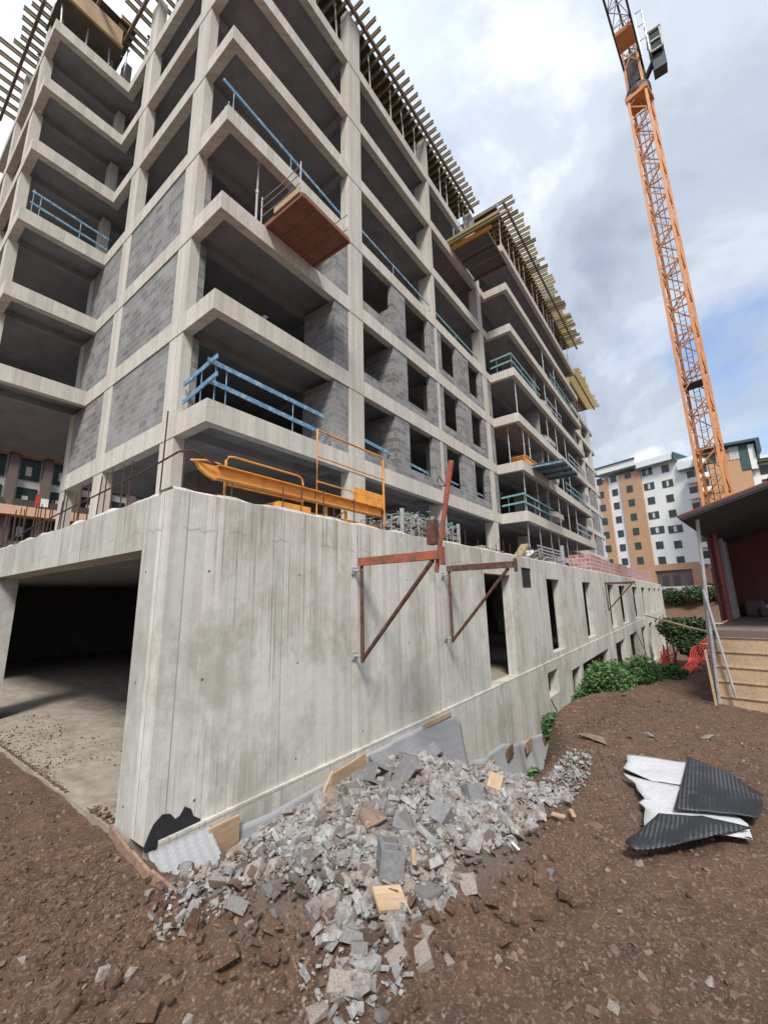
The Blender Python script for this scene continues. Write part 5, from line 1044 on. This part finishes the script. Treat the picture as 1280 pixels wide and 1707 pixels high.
# jib: horizontal lattice boom passing high over the site, seen from below
J0 = cp(0, 0, H1+2.6); jd = Vector((-.993, .105, .0)).normalized(); jn = Vector((-jd.y, jd.x, 0)); LJ = 44
pa = lambda s, k_: J0+jd*s+(jn*.5*k_ if k_ else Vector((0, 0, 1.2)))
b = MB()
for k_ in (-1, 1, 0): b.bar(pa(-1.2, k_), pa(LJ, k_), .11, .11, upv=(0, 0, 1))
build('jib_chord', b, M['crane_dark'], cr)
b = MB(); s = -1.2; k = 0
while s < LJ-1:
    b.bar(pa(s, -1), pa(s, 1), .045); b.bar(pa(s, -1 if k % 2 else 1), pa(s+1.1, 1 if k % 2 else -1), .045)
    for k_ in (-1, 1): b.bar(pa(s, k_), pa(s+.55, 0), .045); b.bar(pa(s+.55, 0), pa(s+1.1, k_), .045)
    s += 1.1; k += 1
build('jib_bracing', b, M['galv'], cr)
build('trolley', MB().obox(J0+jd*2.4+Vector((0, 0, -.25)), jd*.6, jn*.45, Vector((0, 0, .16))), M['crane'], cr)
# ---------------------------------------------------------------- distant apartment block, ochre and white
AO = Vector((94.61, 8.56, 0)); aa = R(68.0); U = Vector((math.cos(aa), math.sin(aa), 0)); Wn = Vector((math.sin(aa), -math.cos(aa), 0))*1.0   # Wn points away
if Wn.dot(Vector((1, 0, 0))) < 0: Wn = -Wn
def ap(u_, d, z): return AO+U*u_+Wn*d+Vector((0, 0, z))
def abox(u0, u1, d0, d1, z0, z1): return MB().obox(ap((u0+u1)/2, (d0+d1)/2, (z0+z1)/2), U*(u1-u0)/2, Wn*(d1-d0)/2, Vector((0, 0, (z1-z0)/2)))
apt = thing('apartment_block', AO+Vector((0, 0, 2.4)), 'white and ochre eight-storey apartment block with dark green eaves beyond the building site', 'apartment building')
build('wall', abox(-11.8, 5.7, .0, 12, 2, 26.1), M['white'], apt)
def strip(u0, u1, z0=6.9, z1=26.0, m='ochre'): build('facade_panel', abox(u0, u1, -.35, -.002, z0, z1), M[m], apt)
strip(3.95, 5.9); strip(-2.75, 1.4); strip(-11.0, -2.76, 6.1, 7.25)
build('facade_panel', abox(-11.6, -8.8, -.35, -.002, 2.2, 6.09), M['ochre'], apt); build('facade_panel', abox(-2.75, 1.4, -.35, -.002, 2.2, 6.89), M['ochre'], apt)
build('arcade_recess', abox(-8.8, -2.8, -.02, 0, 2.2, 6.05), M['pilaster'], apt)
for u_ in (-6.6, -4.8): build('arcade_door', abox(u_, u_+1.1, -.06, -.021, 2.2, 5.2), M['crane_dark'], apt)
rows = [25.35, 22.45, 19.6, 16.7, 13.8, 10.95, 8.1]
def win(u_, z, w_, h=1.25, d=-.01, curt=False):
    f = build('window', abox(u_-w_/2, u_+w_/2, d-.03, d, z-h/2, z+h/2), M['glass'], apt)
    build('frame', MB().add(*_fr(u_, z, w_, h, d-.05)), M['greentrim'], f)
    if curt:
        build('curtain', abox(u_-w_*.12, u_+w_*.12, d-.045, d-.031, z-h*.4, z+h*.4), M['curtain'], f)
def _fr(u_, z, w_, h, d):
    m_ = MB(); t_ = .07
    for a0, a1, c0, c1 in ((u_-w_/2-t_, u_+w_/2+t_, z+h/2, z+h/2+t_), (u_-w_/2-t_, u_+w_/2+t_, z-h/2-t_, z-h/2), (u_-w_/2-t_, u_-w_/2, z-h/2, z+h/2), (u_+w_/2, u_+w_/2+t_, z-h/2, z+h/2)):
        q = abox(a0, a1, d, d+.05, c0, c1); m_.add(q.v, q.f)
    return m_.v, m_.f
for i, z in enumerate(rows):
    win(5.5, z+.3, 1.1, d=-.352); win(2.72, z+.25, 1.05); win(-.45, z+.2, 1.05, d=-.352)
    wide = i in (0, 1, 3); win(-3.95 if i < 4 else -4.15, z-.1, 2.3 if i == 4 else (1.75 if wide else 1.15), curt=wide or i == 4)
    win(-7.2, z-.35, 2.2 if i == 4 else (1.7 if i == 1 else 1.1), curt=i in (1, 4))
for i, z in enumerate(rows[1:]):
    build('balcony', abox(-12.6, -10.4, -1.0, -.002, z-1.4, z-.5), M['white'], apt)
    build('balcony_window', abox(-11.7, -10.5, -.03, -.003, z-.4, z+.9), M['glass'], apt)
build('roof', abox(-8.9, -2.4, -.8, 12, 26.1, 27.5), M['white'], apt); build('eave', abox(-9.1, -2.2, -1.0, -.802, 25.9, 26.25), M['greentrim'], apt)
build('roof', abox(-2.39, 6.2, -.9, 12, 26.9, 28.4), M['white'], apt); build('eave', abox(-2.5, 6.4, -1.1, -.902, 26.6, 27.0), M['greentrim'], apt); build('eave', abox(-2.5, 6.4, -1.1, -.902, 28.35, 28.6), M['greentrim'], apt)
build('eave', abox(-9.35, -9.11, -1.0, 6, 25.8, 27.5), M['greentrim'], apt)
build('roof', abox(-14.5, -9.4, -.6, 12, 23.9, 25.4), M['white'], apt); build('eave', abox(-14.5, -9.5, -.9, -.602, 23.5, 23.9), M['greentrim'], apt)
# tan and teal building to the right
t2 = thing('apartment_block', (72, -14, 2), 'tan building with teal stair panel and dark flat eaves behind the crane mast', 'apartment building')
def tb(y0, y1, d0, d1, z0, z1): return MB().box(84+d0, 84+d1, y0, y1, z0, z1)
build('wall', tb(-9.2, -2.6, 0, 10, 2, 22.5), M['ochre'], t2); build('white_wall', tb(-16, -9.21, .6, 10, 2, 22.0), M['white'], t2)
build('upper_storey', tb(-10.2, -2.9, .1, 9, 22.51, 24.9), M['greentrim'], t2); build('white_wall', tb(-7.0, -5.2, -.05, .09, 22.55, 24.5), M['ochre'], t2)
build('roof', tb(-10.7, -2.4, -.9, 9.5, 24.9, 25.3), M['greentrim'], t2); build('roof_end', tb(-10.7, -10.2, -.9, 9, 23.1, 24.89), M['greentrim'], t2)
build('white_pier', tb(-10.0, -9.25, -.2, .09, 20.6, 24.6), M['white'], t2); build('stair_panel', tb(-9.2, -8.15, -.15, -.002, 20.7, 24.88), M['greentrim'], t2)
f = build('window', tb(-8.1, -6.95, -.06, .09, 22.6, 24.7), M['curtain'], t2)
for y_ in (-8.1, -7.72, -7.33, -6.95): build('mullion', tb(y_-.03, y_+.03, -.09, -.061, 22.6, 24.7), M['galv'], f)
build('eave', tb(-16, -10.4, -.4, 9, 22.01, 22.5), M['white'], t2); build('eave', tb(-16, -10.1, -.5, 8, 21.5, 21.8), M['greentrim'], t2)
for z in (20.6, 18.4): build('window', tb(-11.6, -10.2, .5, .599, z-.9, z+.5), M['glass'], t2)
for z in (23.6, 21.2, 18.8): build('balcony', tb(-4.0, -2.4, -.9, -.003, z-.9, z-.1), M['white'], t2); build('balcony_window', tb(-3.8, -2.7, -.04, -.003, z, z+1.2), M['glass'], t2)
# second shed roof at the right rim
t3 = thing('small_shed', (30, -6, -1), 'dark shed with a pinkish tiled roof behind the porch roof at the right rim', 'shed')
t3b = MB(); t3b.box(26, 34, -9.5, -4.35, -2, 8.6); build('wall', t3b, M['roofu'], t3); build('roof', MB().prism([(-9.8, 8.6), (-4.2, 8.6), (-6.6, 9.5)], 25.6, 34.4, 'x'), M['redroof'], t3)
# street lamp and pedestrian-scale wall near the apartments
sl_ = thing('street_lamp', (80.5, 4.05-9.6, 2.4), 'thin grey street lamp in front of the white apartment block', 'street lamp')
sx_, sy_ = 80.5, -5.55
build('pole', MB().tube([(sx_, sy_, 2.2), (sx_, sy_, 12.2)], [.12, .07], 8), M['galv'], sl_); build('lamp_head', MB().box(sx_-.15, sx_+.15, sy_-.1, sy_+.9, 12.15, 12.35), M['galv'], sl_)
tag(build('low_wall', MB().box(78.5, 78.8, -30, 12, 1.5, 3.0), M['smooth']), 'low pale wall along the street at the foot of the apartment block', 'wall')
# ---------------------------------------------------------------- neighbour seen through the void on the left
nb = thing('neighbour_block', (10, 50, 0), 'residential block with peach bands and brown pilasters seen through the gap on the left', 'apartment building')
build('wall', MB().box(-6, 30, 50.6, 60, -1, 17.2), M['cream'], nb)
for z0_, z1_n in ((16.45, 17.05), (10.4, 11.25), (4.6, 5.4)): build('band', MB().box(-6, 30, 49.2, 50.59, z0_, z1_n), M['peach'], nb)
xp = 8.85-4*1.9*1.4
for i in range(12):
    x = 6.1+i*2.62-5.24
    build('pilaster', MB().box(x+.05, x+.7, 49.9, 50.55, 11.26, 16.44), M['pilaster'], nb); build('pilaster', MB().box(x+.05, x+.7, 49.9, 50.55, 5.41, 10.39), M['pilaster'], nb)
    for zc_ in (15.1, 12.2, 9.2, 6.4):
        f = build('window', MB().box(x+.98, x+2.5, 50.50, 50.56, zc_-1.0, zc_+1.1), M['glass'], nb); build('blind', MB().box(x+1.4, x+1.85, 50.48, 50.499, zc_-.6, zc_+.3), M['curtain'], f)
    build('railing', MB().box(x+.75, x+2.6, 49.75, 49.8, 11.26, 12.0), M['crane_dark'], nb)
t = thing('site_container', (6, 30, 3), 'grey site container on the podium deck seen between the rear columns', 'container'); build('body', MB().box(6.4, 9.4, 19.2, 21.4, 3.0, 4.6), M['cab'], t); build('door', MB().box(6.8, 7.6, 19.17, 19.2, 3.1, 4.4), M['redwall'], t)
tag(build('laundry', MB().box(11.0, 11.3, 49.6, 49.7, 11.4, 12.6), M['redcloth']), 'red cloth hanging on the neighbour balcony', 'laundry'); tag(build('laundry', MB().box(11.4, 12.0, 49.6, 49.7, 11.5, 12.3), M['white']), 'white cloth hanging on the neighbour balcony', 'laundry')
